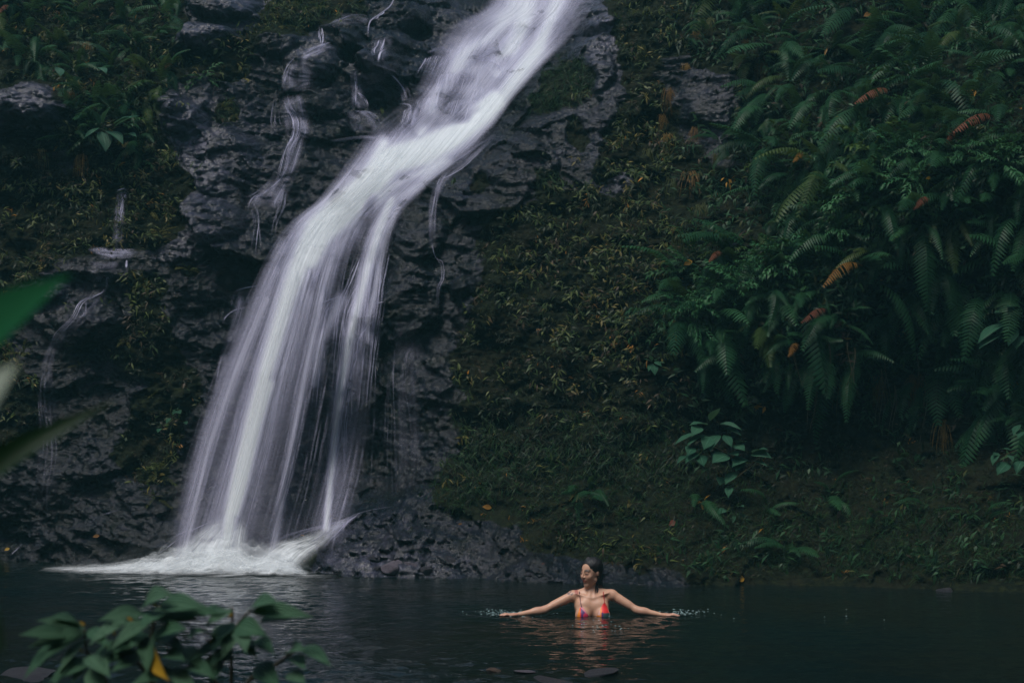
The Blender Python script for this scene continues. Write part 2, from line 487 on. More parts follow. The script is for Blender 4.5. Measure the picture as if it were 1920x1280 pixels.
M_SLOPE = slope_material()
ang = np.linspace(math.radians(-52), math.radians(232), 120)     # 90 deg = straight behind the camera
hh = np.linspace(0, 1, 30)
A_, H_ = np.meshgrid(ang, hh)
ctr_y = 8.5
rad = 12.2 + H_ * 3.2 + .8 * fbm(A_ * 3, H_ * 3, 4, 120) 
SXx = rad * np.cos(A_) * .98; SYy = ctr_y - rad * np.sin(A_); SZz = -1.2 + H_ * (9.5 + 6.0 * sstep(np.cos(A_), -.1, .8)) + .4 * fbm(A_ * 6, H_ * 4, 4, 130)  # rises on the right to shade that bank
obj('sky_block_slope', mesh_from('sky_block_slope', np.stack([SXx, SYy, SZz], -1).reshape(-1, 3), grid_faces(*A_.shape)), M_SLOPE, kind='structure', label='unseen dark green slope added to block low sky light')

bx, by = np.meshgrid(np.linspace(-12, 12, 161), np.linspace(-6, 6.5, 90))
bz = .72 - sstep(by + .5 * fbm(bx * .4, by * .4, 3, 140), 2.6, 6.2) * 1.5 + .07 * fbm(bx * 1.4, by * 1.4, 5, 141)
bz = np.where(by < 0, np.minimum(bz, .7), bz)
obj('bank', mesh_from('bank', np.stack([bx, by, bz], -1).reshape(-1, 3), grid_faces(*bx.shape), True, {'rock': np.full(bx.size, .4), 'wet': np.zeros(bx.size)}), M_ROCK, kind='structure', label='near bank of earth and stone under the camera')

# ------------------------------------------------------------------ pool
def water_material():
    t = NT('pool_water')
    co = t.n('TexCoord').outputs[3]
    m1 = t.n('Mapping', {0: co, 3: (1.0, 1.7, 1)}).outputs[0]
    n1 = t.noise(m1, 6.5, 3, .5); n2 = t.noise(m1, 22, 2, .5)
    b1 = t.n('Bump', {'Strength': .5, 'Distance': .03, 'Height': n1})
    b2 = t.n('Bump', {'Strength': .22, 'Distance': .01, 'Height': n2, 'Normal': b1.outputs[0]})
    c = t.ramp(t.noise(co, .35, 3), [(.35, (.003, .010, .011)), (.65, (.008, .010, .007))])
    p = t.n('BsdfPrincipled', {'Base Color': c, 'Roughness': .07, 'IOR': 1.33, 'Normal': b2.outputs[0]})
    return t.done(p)


M_POOL = water_material()
wxs = nonuni(-11.5, -6.5, 6.5, 11.5, .035, .2); wys = nonuni(1.0, 7.2, 16.8, 18.4, .028, .15)
WX, WY = np.meshgrid(wxs, wys)
calmR = np.exp(-(((WX - .65) / 3.2) ** 2 + ((WY - 12.6) / 1.9) ** 2))
wamp = (.35 + .65 * sstep(-WX, -3, 4)) * (1 - .35 * calmR) * 1.45 * (1 + 1.7 * sstep(-WY, -11.2, -8.8))
nearfoam = np.exp(-(((WX + 2.9) / 2.6) ** 2 + ((WY - 15.4) / 1.3) ** 2))
WZ = wamp * (.010 * fbm(WX * 1.3, WY * 2.2, 3, 150) + .006 * noise(WX * 4.2 + WY, WY * 6.5, 160) + .0048 * noise(WX * 9, WY * 14, 163) + .0016 * noise(WX * 17, WY * 24, 164)) + nearfoam * .014 * noise(WX * 5, WY * 7, 166)
for cx, cy, r0 in ((.62, 11.8, .45), (-.13, 11.9, .15), (1.4, 11.9, .15)):     # rings round the bather and her hands
    rr_ = np.hypot(WX - cx, (WY - cy))
    WZ += .0055 * np.sin(rr_ * 30 + 1.2 * noise(WX * 3, WY * 3, 170)) * np.exp(-((rr_ - r0) / .40) ** 2)
obj('pool_water', mesh_from('pool_water', np.stack([WX, WY, WZ], -1).reshape(-1, 3), grid_faces(*WX.shape)), M_POOL, kind='structure', label='dark rippled water of the plunge pool')

# ------------------------------------------------------------------ haze: blue-green air added to lift and tint the darks
def haze_box():
    lo, hi = (-16.5, -12, -2.4), (16.5, 29, 16.0)
    V = [(x, y, z) for x in (lo[0], hi[0]) for y in (lo[1], hi[1]) for z in (lo[2], hi[2])]
    Q = [(0, 1, 3, 2), (4, 6, 7, 5), (0, 4, 5, 1), (2, 3, 7, 6), (0, 2, 6, 4), (1, 5, 7, 3)]
    t = NT('haze')
    v = t.n('VolumePrincipled', {'Color': (.30, .86, .95), 'Density': HAZE, 'Anisotropy': 0.0})
    m = t.done(None, v)
    obj('haze', mesh_from('haze', V, Q, False), m, kind='stuff', label='thin blue-green haze added to lift and tint the darks')


HAZE = .0021
haze_box()

# ------------------------------------------------------------------ falling water
def white_water_material(name='white_water', froth=False):
    t = NT(name)
    uv = t.n('Attribute', attribute_name='flow').outputs[1]
    d = t.attr('dens')
    s1 = t.noise(t.n('Mapping', {0: uv, 3: (60, .8, 1)}).outputs[0], 1, 3, .6)
    s2 = t.noise(t.n('Mapping', {0: uv, 3: (190, 1.4, 1)}).outputs[0], 1, 2, .6)
    s = t.math('ADD', t.math('MULTIPLY', s1, .62), t.math('MULTIPLY', s2, .38))
    k = t.math('MULTIPLY_ADD', t.math('SUBTRACT', s, .5), 5.0, 1.0)          # streak factor about 1
    k = t.math('MAXIMUM', k, .08)
    dd = t.math('POWER', d, 1.15)
    a1 = t.math('MULTIPLY', dd, k)
    a = t.math('ADD', a1, t.math('MULTIPLY', t.math('MULTIPLY', d, d), .35), clamp=True)
    a = t.math('MULTIPLY', a, .97, clamp=True)
    core = t.math('MAXIMUM', t.attr('core'), t.math('MULTIPLY', d, .55))
    col = t.ramp(core, [(.25, (.54, .54, .70)), (.62, (.68, .69, .82)), (.95, (.88, .93, .95))])
    if froth:
        col = t.mix(0.0, (.86, .91, .93), (.86, .91, .93))
    dif = t.n('BsdfDiffuse', {'Color': col})
    tr = t.n('BsdfTranslucent', {'Color': col})
    sh = t.n('MixShader', {0: .15, 1: dif.outputs[0], 2: tr.outputs[0]})
    tp = t.n('BsdfTransparent')
    return t.done(t.n('MixShader', {0: a, 1: tp.outputs[0], 2: sh.outputs[0]}))


M_WATER = white_water_material()
M_FROTH = white_water_material('froth', True)

DX0, DY0, DS = 100, -120, 2.0
DW, DH = 560, 620
DEN = np.zeros((DH, DW))


def stroke(pts, inten, target=None):
    """paint how much water runs along a path: (x, y, half width)"""
    P = np.array(pts, float)
    L = np.r_[0, np.cumsum(np.hypot(*np.diff(P[:, :2], axis=0).T))]
    n = max(4, int(L[-1] / 3))
    q = np.linspace(0, L[-1], n)
    for x, y, w in zip(np.interp(q, L, P[:, 0]), np.interp(q, L, P[:, 1]), np.interp(q, L, P[:, 2])):
        r = int(3 * w / DS) + 2; i = int((x - DX0) / DS); j = int((y - DY0) / DS)
        i0, i1, j0, j1 = max(0, i - r), min(DW, i + r), max(0, j - r), min(DH, j + r)
        if i1 <= i0 or j1 <= j0:
            continue
        X, Y = np.meshgrid(DX0 + DS * np.arange(i0, i1), DY0 + DS * np.arange(j0, j1))
        g = inten * np.exp(-((X - x) ** 2 + (Y - y) ** 2) / (2 * (w * .62) ** 2))
        DEN[j0:j1, i0:i1] = np.maximum(DEN[j0:j1, i0:i1], g)


def hole(x, y, rx, ry, k, rot=0):
    X, Y = np.meshgrid(DX0 + DS * np.arange(DW), DY0 + DS * np.arange(DH))
    c, s = math.cos(rot), math.sin(rot)
    u = ((X - x) * c + (Y - y) * s) / rx; v = (-(X - x) * s + (Y - y) * c) / ry
    DEN[:] *= 1 - k * np.exp(-(u * u + v * v) ** 1.5)


# the wide thin veil, then the strong currents inside it
stroke([(1040, -110, 120), (1000, 30, 85), (900, 130, 85), (850, 220, 70)], .6)
stroke([(985, -100, 50), (965, 20, 42), (900, 75, 40), (850, 130, 34), (815, 200, 26), (790, 250, 22)], .8)
stroke([(1075, -100, 50), (1050, 10, 45), (1010, 90, 38), (955, 165, 30), (915, 220, 26), (860, 262, 30), (800, 300, 34)], .9)
stroke([(1000, -100, 60), (985, 10, 50), (975, 70, 42), (930, 130, 30)], .85)
stroke([(930, 190, 30), (860, 250, 34), (790, 285, 42), (730, 300, 42), (690, 350, 44), (640, 395, 46), (600, 430, 44), (575, 480, 38)], 1.25)
stroke([(720, 270, 20), (690, 330, 32), (650, 370, 40)], .9)
stroke([(830, 300, 30), (770, 345, 34), (700, 370, 34), (650, 410, 36)], .8)
stroke([(600, 430, 44), (560, 500, 36), (538, 560, 30), (515, 640, 28), (492, 720, 25), (470, 800, 24), (450, 880, 22), (432, 960, 20), (420, 1060, 20)], 1.0)
stroke([(560, 560, 60), (520, 680, 62), (480, 800, 60), (440, 930, 60), (400, 1060, 60)], .45)
stroke([(530, 470, 30), (480, 600, 34), (440, 700, 34), (400, 800, 32), (370, 900, 28), (345, 1060, 24)], .36)
stroke([(500, 560, 12), (440, 700, 9), (390, 840, 8), (345, 1040, 7)], .5)
stroke([(470, 640, 10), (415, 780, 8), (372, 900, 6), (330, 1050, 6)], .38)
stroke([(700, 360, 26), (665, 420, 28), (620, 480, 26), (600, 560, 20), (585, 640, 16), (560, 760, 14), (535, 900, 12), (510, 1040, 12)], .48)
stroke([(735, 370, 16), (712, 430, 20), (690, 500, 16), (672, 570, 14), (655, 640, 14), (640, 720, 12), (630, 800, 11), (620, 900, 9), (612, 990, 9)], .85)
stroke([(745, 385, 12), (722, 450, 12), (705, 540, 9), (690, 600, 7), (690, 640, 5)], .6)
stroke([(640, 560, 16), (600, 640, 14), (590, 720, 12)], .5)
stroke([(690, 560, 40), (660, 700, 44), (640, 850, 44), (620, 980, 40)], .22)
stroke([(580, 600, 40), (560, 750, 50), (530, 900, 55), (500, 1050, 55)], .16)
stroke([(500, 720, 24), (480, 790, 22), (455, 900, 20), (440, 960, 16)], 1.05)
hole(845, 190, 26, 32, .62, .5)
hole(800, 225, 18, 16, .4)
hole(900, 60, 34, 14, .35, -.6)
hole(940, 120, 26, 10, .35, -.6)
hole(825, 150, 24, 12, .4, -.4)
hole(880, 215, 30, 8, .35, -.5)
hole(1050, 60, 14, 40, .4, .6)
hole(905, 105, 26, 16, .45, -.4)
hole(870, 150, 22, 14, .5, -.3)
hole(830, 120, 18, 22, .35)
hole(1075, 20, 26, 60, .45, .5)
hole(1000, 60, 12, 40, .25, .6)
hole(690, 400, 12, 40, .55, .25)
hole(655, 500, 14, 60, .5, .2)
hole(870, 225, 18, 10, .4)
hole(760, 350, 40, 9, .35, -.5)


def catmull(P, n):
    P = np.array(P, float)
    Q = np.vstack([2 * P[0] - P[1], P, 2 * P[-1] - P[-2]])
    t = np.linspace(0, len(P) - 1 - 1e-6, n); i = t.astype(int); f = (t - i)[:, None]
    a, b, c, d = Q[i], Q[i + 1], Q[i + 2], Q[i + 3]
    return .5 * (2 * b + (c - a) * f + (2 * a - 5 * b + 4 * c - d) * f * f + (3 * b - a - 3 * c + d) * f ** 3)


def blur2(A, r):
    k = np.exp(-.5 * (np.arange(-3 * r, 3 * r + 1) / r) ** 2); k /= k.sum()
    p = np.pad(A, 3 * r, mode='edge')
    p = np.apply_along_axis(lambda v: np.convolve(v, k, 'valid'), 0, p)
    return np.apply_along_axis(lambda v: np.convolve(v, k, 'valid'), 1, p)


def water_sheet(Lp, Rp, nr, nc, seed, dens_fn, depth_fn, name, parent, uvs=(1, 1), edge=.10, bump=.012):
    L = catmull(Lp, nr); R = catmull(Rp, nr)
    u = np.linspace(0, 1, nc); v = np.linspace(0, 1, nr)
    U, V = np.meshgrid(u, v)
    wob = .012 * noise(U * 7, V * 9, seed) + .006 * noise(U * 19, V * 16, seed + 1)
    Uw = U + wob * 4 * U * (1 - U)
    px = L[:, None, 0] * (1 - Uw) + R[:, None, 0] * Uw; py = L[:, None, 1] * (1 - Uw) + R[:, None, 1] * Uw
    Y = depth_fn(px, py, U, V)
    bump = bump * (.35 + .65 * sstep(V, .35, .6)) if name == 'water_sheet' else bump
    Y = Y + bump * noise(U * 30, V * 6, seed + 2) + bump * .5 * noise(U * 80, V * 9, seed + 3)
    P = at(px, py, Y)
    d = dens_fn(px, py, U, V) * sstep(U, 0, edge) * (1 - sstep(U, 1 - edge, 1))
    fl = np.stack([U * uvs[0] + seed * .37, V * uvs[1] * 4 + seed], -1)
    me = mesh_from(name, P.reshape(-1, 3), grid_faces(nr, nc), True, {'core': den_at(px, py).ravel(), 'dens': np.clip(d, 0, 1.3).ravel(), 'flow': np.c_[fl.reshape(-1, 2), np.zeros(fl.shape[0] * fl.shape[1])]})
    return obj(name, me, M_FROTH if name == 'spray' else M_WATER, parent)


def den_at(px, py):
    u = np.clip((px - DX0) / DS, 0, DW - 1.001); v = np.clip((py - DY0) / DS, 0, DH - 1.001)
    i = u.astype(int); j = v.astype(int); a = u - i; b = v - j
    return (DEN[j, i] * (1 - a) + DEN[j, i + 1] * a) * (1 - b) + (DEN[j + 1, i] * (1 - a) + DEN[j + 1, i + 1] * a) * b


fall = obj('waterfall', None, loc=(0, 0, 0), kind='structure', label='tall white waterfall sliding down the rock into the pool')
FL = [(940, -130), (905, -60), (905, 10), (835, 50), (800, 110), (765, 180), (695, 235), (640, 310), (590, 375), (530, 425), (480, 510), (440, 600), (395, 700), (358, 800), (328, 900), (300, 1000), (285, 1072)]
FR = [(1190, -130), (1150, -60), (1118, 10), (1082, 65), (1022, 125), (968, 185), (932, 235), (880, 290), (812, 345), (758, 405), (732, 480), (722, 590), (715, 700), (706, 800), (688, 900), (665, 985), (648, 1068)]


def fall_depth(off):
    def f(px, py, U, V):
        h = hit(px.ravel(), py.ravel(), SMOOTH)[:, 1].reshape(px.shape)
        h = blur2(np.clip(h, 14, 25), 3)
        free = np.interp(py, [380, 430, 560, 700, 1070], [17.75, 17.25, 16.75, 16.3, 15.45]) - .0 * U
        k = sstep(py, 400, 520) * (1 - sstep(U, .55, .85) * (1 - .5 * sstep(py, 900, 1050)))
        y = (h - .07) * (1 - k) + np.minimum(free, h - .08) * k
        return np.minimum(blur2(y, 3), h - .03) + off - .12 * (1 - sstep(py, 250, 380)) * sstep(py, -200, 0)
    return f


for off, sd, k in ((0, 1, .95), (-.09, 5, .52), (-.17, 9, .34)):
    water_sheet(FL, FR, 460, 130, sd, lambda px, py, U, V, k=k: k * den_at(px, py) * (1 - sstep(py, 1045, 1075) * .6), fall_depth(off), 'water_sheet', fall)


def strand_mesh(pts, dens, seed, n=None, wob=2.0, free=None, off=.022, smooth=HUG):
    P = catmull([(p[0], p[1], p[2]) for p in pts], n or max(12, int(sum(math.hypot(a[0] - b[0], a[1] - b[1]) for a, b in zip(pts, pts[1:])) / 5)))
    m = len(P); t = np.linspace(0, 1, m)
    x = P[:, 0] + wob * noise(t * m * .09, t * 0 + seed, 300); y = P[:, 1]; w = np.maximum(P[:, 2] * (.72 if free is not None or off > .2 else .58), .55) * (1 + .35 * noise(t * m * .14, t * 0 + seed + 9, 301))
    T = np.gradient(np.c_[x, y], axis=0); T /= np.linalg.norm(T, axis=1)[:, None] + 1e-9
    N = np.c_[-T[:, 1], T[:, 0]]
    c = np.linspace(-1, 1, 7)
    px = x[:, None] + N[:, 0:1] * w[:, None] * c; py = y[:, None] + N[:, 1:] * w[:, None] * c
    h = hit(x, y, smooth)[:, 1]; h = np.minimum.reduce([h, np.r_[h[1:], h[-1:]], np.r_[h[:1], h[:-1]]])
    if free is not None:
        h = np.minimum(h, free(x, y))
    k = np.array([.25, .5, .25]); h = np.convolve(np.pad(h, 1, mode='edge'), k, 'valid')
    Y = (h - off)[:, None] - .006 * (1 - c ** 2)[None]
    V = at(px, py, Y)
    d = dens * (1 - np.abs(c)[None] ** 2) * (1 + .95 * noise(t * m * .17, t * 0 + seed + 5, 302))[:, None] * np.minimum(1, np.minimum(t * 9, (1 - t) * 3.5))[:, None]
    fl = np.stack([np.broadcast_to(c * w.mean() / 110 + seed, px.shape), np.broadcast_to((t * m / 90)[:, None] + seed, px.shape), 0 * px], -1)
    return V.reshape(-1, 3), grid_faces(m, 7), np.clip(d * .64, 0, 1.2).ravel(), fl.reshape(-1, 3), den_at(px, py).ravel()


def strands(name, lists, parent=None, label=None, **kw):
    Vs, Fs, Ds, Us, Cs = [], [], [], [], []; o = 0
    for k, (pts, dens) in enumerate(lists):
        V, Fq, d, u, c_ = strand_mesh(pts, dens, 3.7 * k + len(pts), **kw)
        Vs.append(V); Fs.append(Fq + o); Ds.append(d); Us.append(u); Cs.append(c_); o += len(V)
    me = mesh_from(name, np.vstack(Vs), np.vstack(Fs), True, {'core': np.concatenate(Cs), 'dens': np.concatenate(Ds), 'flow': np.vstack(Us)})
    return obj(name, me, M_WATER, parent, kind=None if parent else 'structure', label=label)


def threads(pts, n, spread, w, dens, r=random):
    """several fine threads wandering round one path"""
    out = []
    for k in range(n):
        s = r.uniform(-1, 1); a = r.uniform(0, .45) if k else 0; b = r.uniform(.6, 1) if k else 1
        m = len(pts) - 1; P = []
        for q in np.linspace(a, b, max(3, m + 1)):
            i = min(int(q * m), m - 1); f = q * m - i
            x = pts[i][0] * (1 - f) + pts[i + 1][0] * f; y = pts[i][1] * (1 - f) + pts[i + 1][1] * f; sp = (pts[i][2] * (1 - f) + pts[i + 1][2] * f) * spread
            P.append((x + s * sp + r.uniform(-1.5, 1.5), y, w * r.uniform(.6, 1.5)))
        out.append((P, dens * r.uniform(.5, 1.1)))
    return out


# fine threads that run down the rock at the right of the main fall
lst = []
lst += threads([(742, 390, 8), (725, 450, 10), (712, 520, 10), (700, 600, 10), (690, 680, 10), (680, 800, 12), (672, 930, 14)], 16, 1.6, 2.0, .75)
lst += threads([(690, 470, 8), (668, 530, 10), (648, 575, 10), (640, 640, 10), (632, 760, 10), (622, 900, 12)], 16, 1.8, 2.4, .8)
lst += threads([(700, 600, 8), (668, 650, 8), (650, 720, 8), (640, 800, 8), (636, 960, 10)], 10, 1.6, 2.2, .8)
lst += threads([(640, 555, 3), (618, 572, 3), (605, 600, 5), (598, 660, 8), (585, 760, 12), (560, 960, 18)], 12, 1.5, 2.2, .6)
lst += [([(642, 553, 3), (625, 560, 4), (600, 568, 3), (580, 572, 2)], .8), ([(705, 600, 2), (690, 612, 3), (672, 640, 4), (668, 700, 3)], .9),
        ([(722, 565, 2), (705, 572, 2.5), (700, 600, 2), (698, 640, 1.5)], .8), ([(668, 735, 2), (660, 745, 3), (658, 800, 2)], .8)]
strands('water_strand', lst, fall)
strands('water_strand', [([(985, 80, 10), (930, 92, 14), (870, 128, 12), (845, 170, 8)], .5), ([(880, 118, 6), (905, 112, 9), (935, 120, 8), (945, 160, 6)], .55),
                         ([(815, 215, 5), (828, 160, 6), (850, 140, 7), (875, 145, 6), (885, 190, 5)], .5), ([(800, 100, 5), (830, 92, 8), (860, 110, 6)], .5),
                         ([(850, 205, 5), (880, 190, 7), (900, 200, 6), (900, 235, 6)], .5), ([(745, 195, 4), (770, 200, 7), (760, 235, 8), (740, 270, 9)], .55),
                         ([(790, 190, 4), (778, 215, 7), (770, 250, 8)], .6), ([(930, 250, 5), (880, 285, 5), (830, 320, 4), (780, 355, 4)], .5),
                         ([(905, 280, 3), (860, 320, 3), (800, 350, 4)], .5), ([(620, 265, 5), (680, 258, 8), (730, 262, 10)], .45)], fall, off=.1)

# the many fine threads that make up the veil, each following the stream
_L = catmull(FL, 200); _R = catmull(FR, 200); lst = []; r_ = random.Random(66)
while len(lst) < 330:
    u = r_.uniform(.02, .98); v0 = r_.uniform(0, .85); v1 = min(.985, v0 + r_.uniform(.12, .55)); q = np.linspace(v0, v1, 9) * 199
    P = [(_L[int(k)] * (1 - u) + _R[int(k)] * u) for k in q]
    dm = float(den_at(np.array([P[4][0]]), np.array([P[4][1]]))[0])
    if r_.random() > dm + .12:
        continue
    lst.append(([(p[0] + r_.uniform(-1, 1), p[1], r_.uniform(1.0, 3.6) + 1.6 * min(dm, 1)) for p in P], r_.uniform(.14, .50) * (.55 + .5 * min(dm, 1)) * (.35 if v0 < .32 else 1)))


def free_y(x, y):
    U = np.clip((x - np.interp(y, [p[1] for p in FL], [p[0] for p in FL])) / 300, 0, 1)
    f = np.interp(y, [380, 430, 560, 700, 1070], [17.75, 17.25, 16.75, 16.3, 15.45]) - .2
    k = sstep(y, 400, 520) * (1 - sstep(x, 600, 680))
    return f * k + 30 * (1 - k)


strands('water_strand', lst, fall, free=free_y, wob=.6, off=.24)
# steps in the upper cascade: short curtains dropping from rounded lips
lst = []; r_ = random.Random(88)
for cx, cy, w, dx, h, dn in [(820, 108, 26, 16, 34, .5), (862, 92, 24, 18, 40, .5), (905, 72, 28, 18, 36, .45), (842, 140, 22, 14, 44, .6), (880, 130, 20, 14, 50, .45), (930, 104, 24, 20, 44, .45), (800, 186, 16, 10, 36, .7), (862, 190, 22, 14, 40, .6), (905, 168, 20, 16, 44, .5), (985, 40, 26, 20, 40, .4), (1040, 34, 24, 18, 46, .4), (960, 70, 22, 18, 38, .35), (770, 205, 14, 8, 34, .7)]:
    n = int(w * 1.1)
    for k in range(n):
        s = -1 + 2 * (k + r_.random()) / n; x = cx + s * w + r_.uniform(-1, 1); y = cy + 7 * s * s + r_.uniform(-1, 1)
        q = h * r_.uniform(.5, 1.1)
        lst.append(([(x + 2.5, y - 4, 1.4), (x, y, 1.8), (x - dx * .25, y + q * .3, 1.6), (x - dx * .6, y + q * .65, 1.4), (x - dx, y + q, 1.0)], dn * r_.uniform(.5, 1.1)))
strands('water_strand', lst, fall, wob=.5, off=.28)

# side trickles, each its own little fall
T = [
    ('thin stream stepping down the rocks at the upper left of the main waterfall',
     threads([(745, -20, 3), (735, 10, 4), (712, 28, 4), (694, 42, 4), (692, 70, 5)], 3, .8, 2.5, .9) + threads([(690, 30, 4), (660, 28, 4), (630, 40, 5), (603, 55, 4)], 3, .6, 2.5, .7)
     + threads([(601, 50, 5), (603, 70, 6), (602, 88, 7)], 7, .9, 1.8, .9) + threads([(624, 78, 3), (600, 86, 6), (575, 96, 7), (556, 108, 5)], 8, .9, 1.8, .85)
     + threads([(556, 106, 4), (540, 125, 6), (533, 150, 6), (536, 172, 8)], 5, .9, 2.4, .9)
     + threads([(575, 118, 3), (572, 150, 4), (566, 172, 4)], 4, 1.5, 1.5, .6)
     + threads([(540, 176, 6), (545, 200, 10), (562, 225, 10), (560, 250, 8), (545, 280, 8), (535, 320, 10), (525, 350, 10)], 16, 1.3, 1.8, .7)
     + threads([(520, 178, 4), (522, 230, 10), (540, 250, 12)], 8, 1.6, 1.3, .45)),
    ('forked thread of water running on down the dark rock to the left of the fall',
     threads([(530, 330, 6), (500, 355, 10), (472, 372, 8), (464, 400, 6)], 7, 1.3, 1.8, .7) + threads([(466, 375, 3), (480, 405, 4), (478, 440, 4), (472, 490, 4)], 4, 1.2, 1.6, .55)
     + threads([(535, 350, 4), (528, 385, 5), (516, 415, 4), (512, 445, 4)], 5, 1.2, 2.0, .65)),
    ('short white threads dropping between the boulders under the top ledge',
     threads([(718, 70, 4), (714, 84, 5), (705, 98, 6), (712, 118, 6)], 6, 1.6, 2.0, .9) + [([(724, 92, 2), (714, 100, 4), (708, 118, 4)], 1.1)]),
    ('twin threads falling over the ledge midway between stream and main fall',
     threads([(664, 132, 2), (667, 170, 2), (664, 205, 3)], 3, .8, 2.0, .8) + threads([(668, 172, 2), (682, 185, 3), (691, 208, 3)], 3, .8, 2.2, .85)
     + threads([(666, 208, 4), (690, 212, 10), (705, 228, 8), (708, 248, 6)], 8, 1.3, 2.2, .5)),
    ('slanting white jet that joins the main fall from the left',
     threads([(733, 140, 2), (745, 152, 3), (757, 170, 3), (764, 190, 4)], 3, .6, 2.4, .85)),
    ('narrow trickle dropping onto a wet shelf on the left wall',
     [([(218, 358, 2), (230, 354, 3), (240, 357, 2)], .7)] + threads([(238, 357, 2), (230, 380, 3), (226, 410, 4), (220, 468, 5)], 6, 1.2, 2.0, .6)
     + threads([(222, 360, 2), (219, 400, 3), (216, 440, 3)], 2, 1, 1.2, .4)
     + [([(165, 468, 4), (205, 472, 6), (250, 474, 4)], .75), ([(180, 475, 3), (215, 480, 5), (245, 478, 3)], .6), ([(238, 487, 3), (238, 495, 5), (236, 504, 4)], .9)]),
    ('branching trickle creeping down the far left rock',
     threads([(200, 530, 2), (194, 545, 4), (170, 556, 5), (150, 568, 5), (135, 600, 6), (110, 622, 5), (98, 650, 5), (92, 690, 8)], 7, 1.1, 1.7, .75)
     + threads([(160, 560, 4), (155, 590, 4), (140, 598, 4)], 2, 1, 1.7, .6)
     + threads([(95, 690, 5), (82, 710, 6), (80, 760, 8), (95, 840, 12), (78, 960, 14)], 9, 1.6, 1.5, .38)
     + threads([(205, 530, 2), (200, 520, 3), (198, 548, 3)], 3, 1, 2.0, .6)),
    ('faint thread of water slipping down the rock right of the main fall',
     threads([(905, 270, 3), (870, 300, 4), (835, 325, 4), (820, 350, 4), (812, 400, 3), (808, 450, 4)], 4, 1, 2.2, .6)
     + threads([(808, 450, 4), (815, 482, 3), (830, 492, 3), (832, 520, 3), (822, 545, 4), (820, 600, 4)], 4, .9, 1.8, .45)),
    ('small side runnels creeping off the left edge of the main fall',
     [([(485, 535, 2), (450, 542, 2.5), (436, 552, 2)], .7)] + threads([(470, 575, 3), (440, 582, 4), (425, 592, 4), (418, 605, 3)], 4, .8, 1.8, .7)
     + threads([(437, 550, 2), (434, 565, 3), (432, 575, 3)], 3, 1, 1.2, .45) + threads([(480, 378, 2), (486, 430, 3), (490, 470, 3)], 3, 1, 1.2, .35)),
    ('pale hair-thin drips on the dark rock low right of the fall',
     threads([(740, 640, 6), (738, 720, 12), (742, 860, 22), (745, 930, 24)], 10, 1.7, 1.1, .35) + threads([(770, 650, 4), (760, 680, 5), (758, 760, 6)], 4, 1.4, 1.3, .45)),
    ('thin runnel crossing the low rocks at the left water edge',
     [([(20, 1040, 2), (35, 1025, 3), (42, 1018, 2)], .6), ([(190, 965, 2), (215, 958, 3), (225, 954, 2)], .5)] + threads([(90, 870, 6), (75, 920, 10), (70, 1000, 14)], 6, 1.5, 1.3, .22)),
]
TR = [strands('trickle', l, None, lab) for lab, l in T]


def veil(k, Lp, Rp, dens, seed, uvs=(.5, .5)):
    def dp(px, py, U, V):
        h = hit(px.ravel(), py.ravel(), HUG)[:, 1].reshape(px.shape)
        return np.minimum(blur2(h, 1), h) - .03
    water_sheet(Lp, Rp, max(20, len(Lp) * 14), 26, seed, lambda px, py, U, V: dens * .75 * (.5 + .9 * (noise(U * 5, V * 3, seed) + .3)) * np.minimum(1, np.minimum(V, 1 - V) * 7), dp, 'water_sheet', TR[k], uvs, .3, .004)


veil(0, [(527, 178), (520, 205), (528, 235), (535, 262)], [(572, 176), (585, 205), (590, 235), (580, 262)], .42, 41)
veil(0, [(545, 250), (528, 285), (510, 325), (470, 365), (455, 390)], [(580, 245), (572, 285), (560, 325), (545, 365), (535, 395)], .42, 43)
veil(0, [(528, 118), (522, 145), (524, 176)], [(590, 108), (596, 140), (590, 170)], .3, 45)
veil(0, [(555, 100), (590, 88), (615, 76)], [(566, 122), (600, 104), (630, 92)], .55, 46)
veil(0, [(640, 20), (672, 26), (700, 34)], [(600, 62), (650, 48), (690, 46)], .2, 47)
veil(3, [(640, 206), (645, 225), (655, 250)], [(702, 206), (714, 222), (718, 252)], .28, 48)
veil(3, [(655, 130), (655, 165), (655, 206)], [(672, 130), (680, 165), (694, 206)], .4, 49)
veil(5, [(216, 356), (212, 400), (206, 466)], [(242, 356), (236, 400), (238, 466)], .3, 50)
veil(5, [(160, 462), (165, 472), (190, 486)], [(262, 466), (262, 474), (250, 486)], .55, 51)
veil(5, [(160, 488), (165, 530)], [(235, 488), (215, 530)], .3, 52)
veil(6, [(196, 535), (165, 552), (140, 585), (105, 615), (85, 655), (72, 700), (68, 800), (60, 960)], [(206, 550), (190, 580), (165, 605), (130, 640), (108, 665), (102, 700), (112, 800), (115, 960)], .2, 53)
veil(2, [(696, 70), (690, 92), (694, 118)], [(738, 68), (738, 90), (722, 118)], .28, 54)
veil(4, [(730, 142), (745, 170), (750, 195)], [(742, 140), (768, 165), (775, 195)], .4, 55)
veil(8, [(440, 545), (430, 600), (410, 660), (395, 740)], [(480, 540), (470, 590), (440, 660), (420, 740)], .4, 56)
veil(7, [(920, 240), (860, 290), (820, 330), (803, 380), (800, 470)], [(935, 255), (880, 310), (840, 345), (822, 390), (820, 470)], .3, 57)
veil(9, [(730, 600), (735, 700), (738, 920)], [(800, 600), (790, 700), (800, 920)], .12, 58)

# splash and foam where the fall meets the pool
foam = obj('foam', None, loc=(0, 0, 0), kind='stuff', label='bright white foam and spray boiling at the foot of the waterfall')


def splash_depth(px, py, U, V):
    h = hit(px.ravel(), py.ravel(), SMOOTH)[:, 1].reshape(px.shape)
    return np.minimum(blur2(h, 3) - .05, np.interp(py, [950, 1080], [15.75, 15.12]) + 0 * px)


